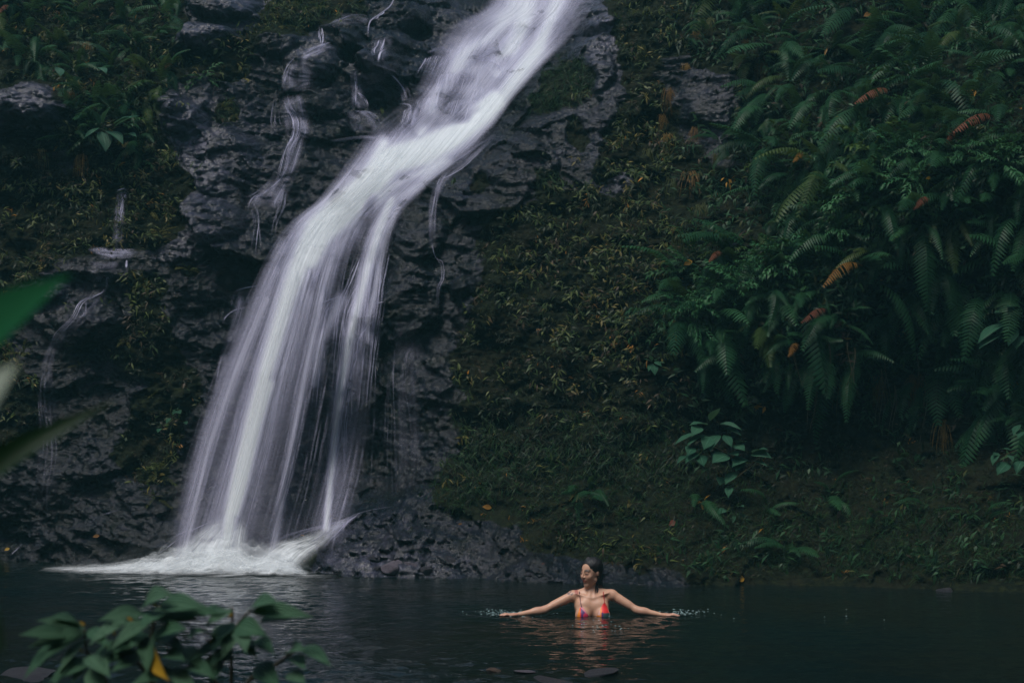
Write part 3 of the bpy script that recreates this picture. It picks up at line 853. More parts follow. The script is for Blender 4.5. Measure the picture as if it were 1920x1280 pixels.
def sd1(px, py, U, V):
    return .62 * sstep(V, 0, .7) * (.3 + .7 * sstep(U, 0, .6)) * (1 + .9 * fbm(U * 5, V * 6, 3, 401))


for sd in (21, 27):
    water_sheet([(452, 948), (400, 968), (345, 1005), (300, 1035), (255, 1072)], [(458, 952), (466, 980), (470, 1010), (475, 1045), (480, 1078)], 60, 60, sd, sd1, lambda *a, sd=sd: splash_depth(*a) - .04 * (sd - 21) / 6, 'spray', foam, (.35, .35), .25, .010)
    water_sheet([(640, 972), (598, 986), (545, 1005), (490, 1018), (440, 1062)], [(652, 976), (638, 998), (616, 1020), (595, 1042), (562, 1078)], 70, 60, sd + 2, lambda px, py, U, V: (.10 + .45 * sstep(V, .1, .8)) * (.45 + .6 * sstep(U, .1, .6)) * (1 + .9 * fbm(U * 4, V * 7, 3, 411)), lambda *a, sd=sd: splash_depth(*a) - .05 * (sd - 21) / 6, 'spray', foam, (.4, .4), .38, .010)
strands('spray', threads([(672, 962, 3), (655, 972, 6), (640, 982, 10), (600, 1015, 16), (570, 1050, 20)], 26, 1.1, 3.2, .55) + threads([(660, 970, 4), (610, 985, 8), (550, 1002, 14), (500, 1030, 20)], 16, 1.1, 3.0, .4) + [([(745, 948, .8), (700, 955, 1.2), (665, 965, 2), (640, 982, 3)], .45), ([(640, 975, 3), (645, 990, 2.5), (630, 1008, 3), (600, 1030, 4)], .5),
                  ([(450, 950, 2), (400, 975, 3), (350, 1000, 3), (300, 1035, 3), (280, 1050, 3)], .6), ([(380, 985, 2), (330, 1005, 3), (290, 1045, 4)], .4), ([(640, 1000, 4), (590, 1020, 8), (560, 1050, 10)], .6)], foam)


def foam_layer(seed, hk, dk):
    xs = np.linspace(*(float(at(p, 1070, 15.2)[0]) for p in (60, 590)), 240); ys = np.linspace(14.86, 15.75, 60)
    X, Y = np.meshgrid(xs, ys)
    px = 960 + F * X / Y
    prof = np.interp(px, [60, 120, 200, 280, 340, 420, 500, 545, 580], [.0, .03, .06, .13, .20, .23, .20, .15, .0])
    front = np.interp(px, [60, 200, 330, 580], [15.42, 15.18, 14.98, 14.94]) + .07 * fbm(X * 3, X * 0, 3, seed)
    v = (Y - front) / .55
    b = np.clip(1 - np.abs(v - .42) / .5, 0, 1) ** .7
    Z = .004 + prof * hk * b * (.75 + .55 * fbm(X * 3.2, Y * 4, 4, seed + 3)) + prof * .45 * np.maximum(0, fbm(X * 6, Y * 6, 4, seed + 8))
    d = dk * np.clip(b ** 1.2 * 1.9, 0, 1) * np.interp(px, [60, 110, 200, 320, 545, 582], [0, .12, .45, 1, 1, 0]) * (.72 + 1.1 * fbm(X * 4.5, Y * 9, 5, seed + 11))
    fl = np.stack([Y * .35 + seed + .02 * noise(X * 3, Y * 3, seed), X * .6, 0 * X], -1)
    me = mesh_from('froth', np.stack([X, Y, Z], -1).reshape(-1, 3), grid_faces(*X.shape), True, {'dens': np.clip(d, 0, 1.2).ravel(), 'flow': fl.reshape(-1, 3)})
    obj('froth', me, M_FROTH, foam)


for k, (hk, dk) in enumerate(((.6, 1.2), (.8, .85), (1.0, .6), (1.25, .4), (1.55, .25), (1.9, .15))):
    foam_layer(500 + 20 * k, hk, dk)


# wisps of spray standing over the foam
def wisp(seed, hk, dens, back):
    xs = np.linspace(70, 600, 50)
    top = np.interp(xs, [60, 120, 200, 280, 340, 430, 500, 560, 600], [2, 6, 12, 26, 40, 46, 38, 30, 4]) * hk * (1 + .35 * fbm(xs / 38, xs * 0, 4, seed))
    base = np.interp(xs, [60, 200, 330, 600], [1064, 1072, 1077, 1079])
    nc = 240; nr = 24
    U, V = np.meshgrid(np.linspace(0, 1, nc), np.linspace(0, 1, nr))
    px = 70 + 530 * U; tp = np.interp(px, xs, top) * (1 + .25 * noise(px / 9, V * 2, seed + 1)); py = np.interp(px, xs, base) - tp * (1 - V)
    Y = np.interp(px, [70, 330, 600], [15.55, 15.12, 15.1]) + back + .05 * noise(px / 20, V * 3, seed + 2)
    d = dens * V ** 1.1 * sstep(U, 0, .12) * (1 - sstep(U, .92, 1)) * (.65 + 1.3 * fbm(px / 22, py / 10, 5, seed + 4))
    fl = np.stack([py / 900 + seed + px / 2400, px / 700, 0 * px], -1)
    me = mesh_from('wisp', at(px, py, Y).reshape(-1, 3), grid_faces(nr, nc), True, {'dens': np.clip(d, 0, 1.2).ravel(), 'flow': fl.reshape(-1, 3)})
    obj('froth', me, M_FROTH, foam)


for k, (hk, de, bk) in enumerate(((.55, 1.1, 0), (.8, .7, .08), (1.0, .5, .16), (1.3, .32, .24), (1.9, .22, .3), (2.7, .15, .34), (3.8, .09, .4))):
    wisp(700 + 11 * k, hk, de, bk)


# thin broken foam drifting off across the pool
X, Y = np.meshgrid(np.linspace(-5.2, -1.2, 220), np.linspace(13.6, 15.15, 110))
px = 960 + F * X / Y
d = .8 * np.clip(.05 + 1.3 * fbm(X * 2.2, Y * 9, 5, 931), 0, 1) * sstep(Y, 13.7, 15.0) ** 1.6 * sstep(px, 60, 260) * (1 - sstep(px, 520, 700))
fl = np.stack([Y * .5 + .03 * noise(X * 3, Y * 3, 933), X * .5, 0 * X], -1)
obj('froth', mesh_from('froth', np.stack([X, Y, .026 + 0 * X], -1).reshape(-1, 3), grid_faces(*X.shape), True, {'dens': d.ravel(), 'flow': fl.reshape(-1, 3)}), M_FROTH, foam)

# ------------------------------------------------------------------ plants
def leaf_material(name, c0, c1, rough=.45, use_tint=False, trans=.25, veins=False, var=.5, spec=.2):
    t = NT(name)
    oi = t.n('ObjectInfo')
    r = oi.outputs['Random']
    if use_tint:
        col = t.attr('tint', 0)
    else:
        col = t.mix(r, c0, c1)
        n = t.noise(t.n('TexCoord').outputs[3], 3.1, 3)
        col = t.mix(t.ramp(n, [(.35, 0.0), (.7, var)]), col, tuple(x * .45 for x in c0))
    nrm = None
    if veins:
        uv = t.n('Attribute', attribute_name='luv').outputs[1]
        sp = t.n('SeparateXYZ', {0: uv})
        v = t.math('ABSOLUTE', sp.outputs[1])
        w = t.math('SINE', t.math('MULTIPLY', v, 26.0))
        w2 = t.math('SINE', t.math('MULTIPLY_ADD', sp.outputs[0], 60.0, t.math('MULTIPLY', v, -22.0)))
        h = t.math('ADD', w, t.math('MULTIPLY', w2, .3))
        nrm = t.n('Bump', {'Strength': .7, 'Distance': .004, 'Height': h}).outputs[0]
        mid = t.ramp(v, [(.0, .55), (.07, 0.0)])
        col = t.mix(mid, col, tuple(min(1, x * 2.2 + .02) for x in c1))
        col = t.mix(t.math('MULTIPLY_ADD', w, .16, .14), col, tuple(x * .6 for x in c0))
    ins = {'Base Color': col, 'Roughness': rough, 'Specular IOR Level': spec}
    if nrm is not None:
        ins['Normal'] = nrm
    p = t.n('BsdfPrincipled', ins)
    tl = t.n('BsdfTranslucent', {'Color': t.mix(.35, col, (.10, .16, .02))})
    return t.done(t.n('MixShader', {0: trans, 1: p.outputs[0], 2: tl.outputs[0]}))


M_FERN = leaf_material('fern_green', (.011, .055, .022), (.032, .112, .042))
M_FERN_Y = leaf_material('fern_yellowish', (.03, .07, .018), (.07, .11, .025))
M_SHRUB = leaf_material('shrub_green', (.016, .070, .026), (.042, .130, .042), .45)
M_SHRUB_B = leaf_material('shrub_bright_green', (.026, .115, .042), (.060, .19, .070), .45)
M_SHRUB_Y = leaf_material('shrub_yellow_green', (.035, .085, .018), (.075, .135, .028), .5)
M_SHRUB_L = leaf_material('shrub_dark_green', (.008, .028, .011), (.020, .055, .020), .45)
M_RUST = leaf_material('rusty_frond', (.15, .045, .026), (.20, .075, .038), .6, var=.35)
M_ORANGE = leaf_material('orange_frond', (.18, .085, .018), (.27, .14, .025), .6, var=.5)
M_STRAW = leaf_material('straw', (.16, .085, .022), (.24, .15, .035), .6, var=.3)
M_STRAW_G = leaf_material('green_straw', (.05, .075, .018), (.12, .11, .025), .6, var=.4)
M_COVER = leaf_material('ground_cover', (0, 0, 0), (0, 0, 0), .46, use_tint=True, spec=.25)
M_BIG = leaf_material('broad_leaf', (.035, .12, .070), (.065, .18, .105), .38, veins=True, var=.2)
M_FORE = leaf_material('glossy_leaf', (.080, .20, .115), (.15, .29, .18), .36, veins=True, var=.15)
M_YLEAF = leaf_material('yellow_leaf', (.36, .20, .02), (.48, .30, .03), .5, var=.3)


def stem_material():
    t = NT('stem')
    c = t.ramp(t.noise(t.n('TexCoord').outputs[3], 30, 3), [(.3, (.03, .025, .012)), (.7, (.07, .06, .02))])
    return t.done(t.n('BsdfPrincipled', {'Base Color': c, 'Roughness': .6}))


M_STEM = stem_material()


class MB:
    def __init__(s):
        s.v = []; s.f = []; s.uv = []

    def add(s, v, f, uv=None):
        o = len(s.v); s.v += [tuple(p) for p in v]; s.f += [tuple(i + o for i in q) for q in f]
        s.uv += uv if uv else [(0, 0, 0)] * len(v)

    def mesh(s, name, mat=None, smooth=True):
        me = bpy.data.meshes.new(name); me.from_pydata(s.v, [], s.f); me.update()
        me.polygons.foreach_set('use_smooth', np.full(len(me.polygons), smooth))
        a = me.attributes.new('luv', 'FLOAT_VECTOR', 'POINT'); a.data.foreach_set('vector', np.array(s.uv, np.float32).ravel())
        if mat:
            me.materials.append(mat)
        return me


def add_tube(mb, pts, r0, r1, sides=5):
    pts = [Vector(p) for p in pts]; n = len(pts); V = []; Fq = []
    up = Vector((.3, .2, 1)).normalized()
    for i, p in enumerate(pts):
        d = (pts[min(i + 1, n - 1)] - pts[max(i - 1, 0)]).normalized()
        a = d.cross(up)
        a = a.normalized() if a.length > 1e-3 else Vector((1, 0, 0)); b = d.cross(a)
        r = r0 + (r1 - r0) * i / max(1, n - 1)
        for k in range(sides):
            q = 2 * math.pi * k / sides
            V.append(p + a * (r * math.cos(q)) + b * (r * math.sin(q)))
    for i in range(n - 1):
        for k in range(sides):
            Fq.append((i * sides + k, i * sides + (k + 1) % sides, (i + 1) * sides + (k + 1) % sides, (i + 1) * sides + k))
    c = len(V); V.append(pts[-1]); Fq += [((n - 1) * sides + k, (n - 1) * sides + (k + 1) % sides, c) for k in range(sides)]
    mb.add(V, Fq)


def add_leaf(mb, base, d, up, L, W, arch=.15, fold=.18, seg=4, peak=.42, wave=0.0):
    """a leaf from its base along d, its face turned to up, arching down towards the tip"""
    d = Vector(d).normalized(); up = Vector(up); s = d.cross(up)
    s = s.normalized() if s.length > 1e-4 else Vector((1, 0, 0)); n = s.cross(d).normalized(); base = Vector(base)
    V = [base]; UV = [(0, 0, 0)]
    for k in range(1, seg):
        t = k / seg
        w = W * .5 * (math.sin(math.pi * t ** (math.log(.5) / math.log(peak))) ** 1.12)
        c = base + d * (L * (t - .12 * arch * t * t)) + n * (L * (arch * 1.2 * t * (1 - t) - arch * .5 * t * t))
        q = n * (w * fold * 2 + wave * W * math.sin(t * 14))
        V += [c + s * w + q, c, c - s * w + n * (w * fold * 2 - wave * W * math.sin(t * 11))]; UV += [(t, 1, 0), (t, 0, 0), (t, -1, 0)]
    V.append(base + d * L * (1 - .12 * arch) - n * (L * arch * .5)); UV.append((1, 0, 0))
    Fq = [(0, 2, 1), (0, 3, 2)]
    for k in range(seg - 2):
        a = 1 + 3 * k; Fq += [(a, a + 1, a + 4, a + 3), (a + 1, a + 2, a + 5, a + 4)]
    a = 1 + 3 * (seg - 2); z = len(V) - 1
    Fq += [(a, a + 1, z), (a + 1, a + 2, z)]
    mb.add(V, Fq, UV)


def frond_mesh(name, mat, arch, pairs, wmax, droop, seed, gaps=0.0, curl=0.0):
    """chord from the origin to (1,0,0), bulging towards +Z, pinnae along +-Y"""
    r = random.Random(seed); mb = MB()
    def c(t):
        return Vector((t, .04 * math.sin(t * 3 + seed), arch * 4 * t * (1 - t) * (1 - .25 * t)))
    add_tube(mb, [c(k / 9) for k in range(10)], .006, .0015, 3)
    for k in range(pairs):
        t = .14 + .86 * (k + .5) / pairs
        if r.random() < gaps:
            continue
        w = wmax * (math.sin(math.pi * min(1, (t - .05) / .98) ** .75) ** .7 + .05) * r.uniform(.88, 1.08)
        p = c(t); T = (c(min(1, t + .02)) - c(t - .02)).normalized()
        up = Vector((0, 1, 0)).cross(T) * -1
        if up.z < 0:
            up = -up
        for sd in (1, -1):
            q = r.uniform(.85, 1.1)
            d = (Vector((0, sd, 0)) * 1.0 + T * (.45 + .3 * t) - up * (droop + r.uniform(-.08, .12)) + T * curl).normalized()
            s = T * (.36 / pairs) * q
            a = p; tip = p + d * w * q - up * (w * droop * .5); m = p + d * (w * .5) + up * (w * .02)
            mb.add([a - s * .8, m - s * .95, tip, m + s * .95, a + s * .8, m + up * (w * .03)], [(0, 1, 5), (0, 5, 4), (4, 5, 3), (1, 2, 5), (5, 2, 3)])
    return mb.mesh(name, mat)


FR_ARCH = [frond_mesh('frond', None, a, p, w, d, s) for a, p, w, d, s in ((.16, 19, .17, .30, 1), (.24, 22, .15, .42, 2), (.10, 18, .20, .22, 3), (.20, 17, .19, .5, 4), (.28, 20, .16, .35, 5))]
FR_DEAD = [frond_mesh('frond', None, a, 20, .12, .75, s, .12, -.1) for a, s in ((.22, 11), (.18, 12))]


def with_mat(me, mat, _c={}):
    k = (me.name, mat.name)
    if k not in _c:
        m = me.copy(); m.name = me.name.split('.')[0]; m.materials.clear(); m.materials.append(mat); _c[k] = m
    return _c[k]


def frame(p0, p1, up, sx=1.0, wy=1.0, wz=1.0, twist=0.0):
    """matrix taking the unit chord (0..1 on X) to p0..p1 with +Z towards up"""
    p0 = Vector(p0); p1 = Vector(p1); x = p1 - p0; L = x.length; x.normalize(); up = Vector(up)
    y = up.cross(x)
    y = y.normalized() if y.length > 1e-4 else Vector((1, 0, 0)); z = x.cross(y)
    if twist:
        R = Matrix.Rotation(twist, 3, x); y = R @ y; z = R @ z
    M = Matrix(((x.x * L, y.x * L * wy, z.x * L * wz, p0.x), (x.y * L, y.y * L * wy, z.y * L * wz, p0.y), (x.z * L, y.z * L * wy, z.z * L * wz, p0.z), (0, 0, 0, 1)))
    return M


def part(name, me, root, M):
    o = bpy.data.objects.new(name, me); C.objects.link(o); o.parent = root
    o.matrix_basis = Matrix.Translation(-root.location) @ M
    return o


def surf_n(X, Z):
    e = .12
    gx_ = (surf(X + e, Z, SMOOTH) - surf(X - e, Z, SMOOTH)) / (2 * e); gz_ = (surf(X, Z + e, SMOOTH) - surf(X, Z - e, SMOOTH)) / (2 * e)
    n = np.stack([gx_, -np.ones_like(gx_), gz_], -1)
    return n / np.linalg.norm(n, axis=-1, keepdims=True)


# landmarks by which a plant on the bank can be found
LM = [(1635, 178, 'rusty frond high on the right bank'), (1820, 225, 'long rusty frond at the right'), (1578, 515, 'orange frond on the right bank'), (1525, 592, 'small reddish frond on the right bank'),
      (1300, 350, 'straw-yellow grass tuft beside the bare rock'), (1425, 130, 'pale grass tuft high on the bank'), (1350, 200, 'bare dark rock strip on the bank'), (1350, 465, 'small bare rock patch on the bank'),
      (1350, 830, 'broad-leaved plant low on the bank'), (1890, 590, 'big-leaved plant at the right edge'), (1775, 540, 'hanging dark frond at the right'), (1770, 430, 'dark hollow in the right bank'),
      (1225, 675, 'little rosette on the bank'), (1600, 740, 'dark undercut of the bank'), (1850, 40, 'top right corner'), (1600, 20, 'top of the bank'), (1450, 30, 'top grass tufts'), (1880, 380, 'leafy shrubs at the right edge'),
      (1700, 330, 'leafy shrubs in mid bank'), (60, 30, 'orange frond in the top left corner'), (190, 250, 'large-leaved cluster on the left wall'), (60, 200, 'grey rock slab on the left'), (300, 110, 'grey boulders at the upper left'), (250, 520, 'wet shelf on the left wall'),
      (1080, 930, 'mossy foot of the bank'), (1500, 1000, 'shaded foot of the right bank'), (1800, 1000, 'mossy right end of the waterline'), (1100, 500, 'leafy carpet beside the falls')]
NAMED = []


def place_label(px, py, head):
    d, lm = min((math.hypot(px - a, py - b), (a, b, s)) for a, b, s in LM)
    dx, dy = px - lm[0], py - lm[1]
    w = 'beside' if d < 22 else ('right of' if dx > abs(dy) else 'left of' if -dx > abs(dy) else 'below' if dy > 0 else 'above')
    return f'{head} {w} the {lm[2]}'.replace(' on the right bank', '')


def settle_labels():
    """plants whose wording came out alike are told apart by their order across the picture"""
    g = {}
    for o, px, py in NAMED:
        g.setdefault(o['label'], []).append((px, py, o))
    for lab, l in g.items():
        if len(l) < 2:
            continue
        xs = max(a[0] for a in l) - min(a[0] for a in l); ys = max(a[1] for a in l) - min(a[1] for a in l)
        l.sort(key=lambda a: a[0] if xs >= ys else a[1])
        ends = ('leftmost', 'rightmost') if xs >= ys else ('topmost', 'lowest')
        nth = ['', 'second', 'third', 'fourth', 'fifth', 'sixth', 'seventh', 'eighth', 'ninth', 'tenth', 'eleventh', 'twelfth']
        for k, (_, _, o) in enumerate(l):
            q = ends[0] if k == 0 else ends[1] if k == len(l) - 1 else f"{nth[min(k, 11)]} {'rightwards' if xs >= ys else 'down'}"
            o['label'] = f'{q} ' + lab if k in (0, len(l) - 1) else lab + f', {q}'


def scatter(poly, n, dmin, seed, keep=None):
    r = random.Random(seed); xs = [p[0] for p in poly]; ys = [p[1] for p in poly]; out = []
    m = poly_mask([poly])
    for _ in range(n * 40):
        if len(out) >= n:
            break
        x = r.uniform(min(xs), max(xs)); y = r.uniform(min(ys), max(ys))
        if sample_map(m, x, y) < .5 or (keep and not keep(x, y, r)):
            continue
        if all((x - a) ** 2 + (y - b) ** 2 > dmin * dmin for a, b in out):
            out.append((x, y))
    return out


def root_at(name, px, py, out=.0):
    P = hit([px], [py], SMOOTH)[0]
    o = bpy.data.objects.new(name, None); C.objects.link(o); o.empty_display_size = .1
    o.location = (float(P[0]), float(P[1]) - out, float(P[2]))
    return o


def make_fern(px, py, mat, seed, size=1.0, bias=-.3, nf=None, hang=.3, lab=None, group='ferns growing on the gorge walls'):
    r = random.Random(seed)
    o = root_at('fern', px, py)
    P = Vector(o.location)
    for k in range(nf or r.randint(4, 7)):
        L = size * r.uniform(.4, .78)
        yaw = r.gauss(bias, .75)                      # 0 = straight out of the wall, negative = towards the fall
        h = Vector((math.sin(yaw), -math.cos(yaw) * .8, 0))
        el = r.uniform(-.3, .75) if r.random() > hang else r.uniform(-1.2, -.4)
        d = (h * math.cos(el) + Vector((0, 0, math.sin(el)))).normalized()
        e = P + d * L + Vector((0, 0, -.1 * L))
        part('frond', with_mat(r.choice(FR_ARCH), mat), o, frame(P, e, (0, -.25, 1), wy=r.uniform(.85, 1.15), twist=r.uniform(-.35, .35)))
    s = 'large' if size > 1.15 else 'small' if size < .85 else 'mid-sized'
    tone = 'yellowish' if mat is M_FERN_Y else 'green'
    way = 'drooping' if hang > .5 else 'arching'
    o['label'] = lab or place_label(px, py, f'{s} {way} {tone} fern')
    o['category'] = 'fern'; o['group'] = group
    NAMED.append((o, px, py))
    return o


BANK = [(1340, -20), (1940, -20), (1940, 820), (1800, 760), (1690, 700), (1560, 690), (1300, 700), (1270, 560), (1330, 480), (1430, 420), (1420, 300), (1410, 150)]
HOLLOW = [(1660, 480, 90, 50, .6), (1780, 470, 100, 60, .9), (1690, 620, 90, 60, .9), (1650, 110, 60, 25, .7)]
HM = np.zeros((MH, MW))
for a, b, c_, d_, k_ in HOLLOW:
    HM = np.maximum(HM, k_ * np.exp(-(((_gx - a) / c_) ** 2 + ((_gy - b) / d_) ** 2)))
ok_bank = lambda x, y, r: r.random() > sample_map(HM, x, y)
for k, (x, y) in enumerate(scatter(BANK, 150, 34, 3, ok_bank)):
    make_fern(x, y, M_FERN if k % 19 else M_FERN_Y, 100 + k, [.75, 1.0, 1.25, .9][k % 4], -.45, hang=.25 if k % 3 else .7)
TL = [(-20, -20), (340, -20), (330, 150), (230, 260), (150, 300), (130, 190), (60, 140), (-20, 130)]
for k, (x, y) in enumerate(scatter(TL, 34, 32, 8)):
    make_fern(x, y, M_FERN if k % 5 else M_FERN_Y, 400 + k, [.6, .75, .95][k % 3], .1, hang=.35)
for k, (x, y) in enumerate([(215, 230), (262, 270), (1085, 935), (1145, 940), (1310, 945), (1480, 1040), (1640, 975), (1560, 930), (1700, 860), (1850, 980), (1440, 960), (1740, 960), (1280, 75), (1330, 60)]):
    make_fern(x, y, M_FERN, 480 + k, [.55, .7, .8][k % 3], 0, nf=4)
# single fronds that can be picked out, with the plant each belongs to: base, tip, material, width
FRONDS = [((1612, 200), (1537, 300), M_FERN, 1.1), ((1540, 196), (1474, 240), M_FERN, 1.3), ((1398, 268), (1342, 312), M_FERN, 1.0), ((1436, 205), (1365, 250), M_FERN, 1.2), ((1803, 60), (1757, 108), M_FERN_Y, 1.0),
          ((1885, 135), (1843, 210), M_FERN, 1.2), ((1582, 440), (1483, 490), M_FERN, 1.1), ((1568, 438), (1640, 462), M_FERN, 1.0), ((1766, 500), (1778, 580), M_FERN, 1.3), ((1852, 552), (1800, 672), M_FERN, 1.15),
          ((1915, 640), (1882, 700), M_FERN, 1.0), ((1892, 722), (1840, 768), M_FERN, 1.2), ((1390, 666), (1306, 698), M_FERN, 1.1), ((1570, 595), (1498, 655), M_FERN, 1.2), ((1475, 148), (1400, 185), M_FERN_Y, .9),
          ((1467, 232), (1422, 246), M_FERN_Y, .9), ((1620, 190), (1690, 200), M_FERN, 1.2), ((1530, 545), (1490, 590), M_FERN, 1.1), ((1480, 330), (1425, 355), M_FERN, 1.1), ((1905, 545), (1880, 640), M_FERN, 1.4),
          ((1500, 645), (1440, 665), M_FERN, 1.0), ((1350, 270), (1290, 262), M_FERN, .6), ((1110, 925), (1075, 942), M_FERN, 1.0), ((1450, 560), (1400, 572), M_FERN, 1.0), ((1660, 590), (1620, 640), M_FERN, 1.1),
          ((1640, 330), (1560, 350), M_FERN, 1.1), ((1730, 300), (1665, 340), M_FERN, 1.0), ((1550, 120), (1480, 150), M_FERN, 1.2), ((1690, 60), (1640, 110), M_FERN, 1.2), ((1760, 170), (1700, 215), M_FERN, 1.2)]
for k, (b, t, mat, w) in enumerate(FRONDS):
    o = make_fern(b[0], b[1], mat, 700 + k, .7, -.2, nf=3, lab=place_label((b[0] + t[0]) / 2, (b[1] + t[1]) / 2, 'long-fronded fern'))
    P0 = Vector(o.location); y1 = P0.y - .42
    T1 = Vector(at(t[0], t[1], y1)); P0b = Vector(at(b[0], b[1], P0.y - .12))
    part('frond', with_mat(FR_ARCH[1 if w < 1.15 else 4], mat), o, frame(P0b, T1, (0, -.45, 1), wy=w * 1.1, wz=.9))
DEAD = [((1672, 172), (1598, 194), M_RUST, 'rusty red dead frond arching high on the right bank'), ((1865, 220), (1782, 248), M_RUST, 'long rusty red dead frond above the leafy shrubs at right'),
        ((1790, 240), (1772, 268), M_RUST, 'short brown dead frond hanging under the long rusty one'),
        ((1622, 500), (1537, 536), M_ORANGE, 'bright orange dead frond in the middle of the right bank'), ((1552, 582), (1499, 604), M_RUST, 'small reddish frond below the bright orange one'),
        ((1502, 648), (1474, 668), M_ORANGE, 'little orange withered frond low among the ferns'), ((1508, 288), (1484, 304), M_ORANGE, 'small tan withered frond among ferns beside the bare rock'),
        ((1750, 378), (1708, 392), M_RUST, 'brownish withered frond under the leafy shrubs'), ((1360, 478), (1325, 490), M_RUST, 'small brown frond at the small bare rock patch'),
        ((18, 12), (-6, 26), M_RUST, 'rusty orange frond in the top left corner'), ((326, 124), (306, 130), M_RUST, 'small red frond on the left wall beside the boulders')]
for b, t, mat, lab in DEAD:
    o = root_at('dead_frond', b[0], b[1])
    y0 = o.location.y
    M = frame(at(b[0], b[1], y0 - .35), at(t[0], t[1], y0 - .62), (0, -.4, 1), wy=1.6)
    me = with_mat(FR_DEAD[len(lab) % 2], mat)
    bpy.data.objects.remove(o)
    o = bpy.data.objects.new('dead_frond', me); C.objects.link(o); o.matrix_basis = M
    o['label'] = lab; o['category'] = 'dead fern frond'; o['group'] = 'withered fronds on the bank'

# leafy shrubs: arching twigs with lance-shaped leaves
def branch_mesh(seed, n, LL, WW, wide=False):
    r = random.Random(seed); mb = MB()
    def c(t):
        return Vector((t, .05 * math.sin(t * 4 + seed), .22 * t * (1 - t) * 2))
    add_tube(mb, [c(k / 7) for k in range(8)], .009, .003, 4)
    for k in range(n):
        t = .22 + .78 * (k + .5) / n; sd = 1 if k % 2 else -1
        d = Vector((.75 + .5 * t, sd * r.uniform(.5, 1.0), r.uniform(-.35, .35)))
        add_leaf(mb, c(t), d, (r.uniform(-.3, .3), r.uniform(-.3, .3), 1), LL * r.uniform(.7, 1.15), WW * r.uniform(.8, 1.15), r.uniform(.3, .9), seg=3)
    for q in range(3):
        add_leaf(mb, c(1), (1, r.uniform(-.6, .6), r.uniform(-.4, .2)), (0, .2, 1), LL * r.uniform(.7, 1), WW * .9, .6, seg=3)
    return mb.mesh('leafy_branch')


BR = [branch_mesh(s, n, L, W) for s, n, L, W in ((1, 14, .24, .05), (2, 16, .20, .045), (3, 12, .28, .065), (4, 18, .19, .045))]
BR_W = [branch_mesh(s, n, L, W) for s, n, L, W in ((11, 9, .30, .12), (12, 11, .27, .11))]


def make_shrub(px, py, mat, seed, size=1.0, wide=False, bias=-.35, lab=None, nb=None, out=.0):
    r = random.Random(seed); o = root_at('leafy_shrub', px, py, out); P = Vector(o.location)
    for k in range(nb or r.randint(6, 9)):
        L = size * r.uniform(.28, .5); yaw = r.gauss(bias, .85); el = r.uniform(-.6, .9)
        d = Vector((math.sin(yaw) * math.cos(el), -math.cos(yaw) * math.cos(el) * .75, math.sin(el)))
        part('leafy_branch', with_mat(r.choice(BR_W if wide else BR), mat), o, frame(P, P + d * L, (0, -.2, 1), twist=r.uniform(-.5, .5)))
    s = 'large' if size > 1.1 else 'small' if size < .8 else 'mid-sized'
    o['label'] = lab or place_label(px, py, f"{s} {'broad-leaved' if wide else 'narrow-leaved'} {'dark' if mat is M_SHRUB_L else 'bright green' if mat is M_SHRUB_B else 'yellow-green' if mat is M_SHRUB_Y else 'green'} shrub")
    o['category'] = 'shrub'; o['group'] = 'leafy shrubs on the gorge walls'
    NAMED.append((o, px, py))


SH = [(1440, 500, 130, 60), (1300, 580, 80, 70), (1700, 300, 220, 80), (1850, 330, 110, 90), (1620, 400, 150, 60), (1500, 430, 120, 50)]
pts = []
rr = random.Random(77)
for cx, cy, rx, ry in SH:
    for _ in range(9):
        pts.append((rr.gauss(cx, rx * .55), rr.gauss(cy, ry * .5)))
pts += scatter(BANK, 46, 56, 31, ok_bank)
pts = [p for p in pts if p[0] < 1960 and not (1180 < p[0] < 1420 and p[1] < 440)]
for k, (x, y) in enumerate(pts):
    make_shrub(x, y, M_SHRUB_Y if k % 9 == 4 else M_SHRUB if (k * 7) % 3 else M_SHRUB_L, 900 + k, [.85, 1.0, 1.2, .7][k % 4], wide=k % 5 == 2)
for k, (x, y) in enumerate([(1450, 500), (1420, 515), (1395, 530), (1370, 545), (1345, 550), (1325, 570), (1300, 585), (1290, 610), (1410, 495), (1360, 525), (1700, 290), (1740, 310), (1660, 310), (1790, 300), (1830, 290), (1620, 345), (1860, 320), (1900, 310), (1590, 385), (1700, 350), (1560, 440), (1520, 470)]):
    make_shrub(x, y, M_SHRUB_B, 2100 + k, [.8, .95, .7][k % 3], wide=k % 3 == 0, nb=10, out=.34)
for k, (x, y) in enumerate(scatter(TL, 34, 30, 41)):
    make_shrub(x, y, M_SHRUB_L if k % 3 else M_SHRUB, 1200 + k, [.55, .7, .8][k % 3], wide=k % 2 == 0, bias=.1)
for k, (x, y) in enumerate([(200, 215), (235, 240), (180, 250), (265, 300), (240, 190), (330, 150), (380, 150)]):
    make_shrub(x, y, M_SHRUB, 1300 + k, .75, wide=True, bias=0)
for k, (x, y, s) in enumerate([(270, 530, .42), (255, 570, .3), (45, 665, .5), (20, 690, .4), (298, 890, .5), (290, 935, .4), (355, 508, .28), (300, 440, .4), (280, 400, .5), (330, 400, .4), (150, 690, .25), (240, 640, .3), (285, 745, .25),
                               (420, 205, .4), (440, 215, .3), (500, 30, .5), (560, 20, .55), (600, 15, .45), (480, 70, .4), (530, 50, .4), (100, 500, .4), (40, 560, .3), (1460, 1050, .5), (1510, 1040, .5), (1400, 1045, .35), (1330, 780, .4), (1180, 850, .3)]):
    make_shrub(x, y, M_STRAW_G if x < 700 else M_SHRUB_L, 1400 + k, s * 1.2, bias=0, nb=9)


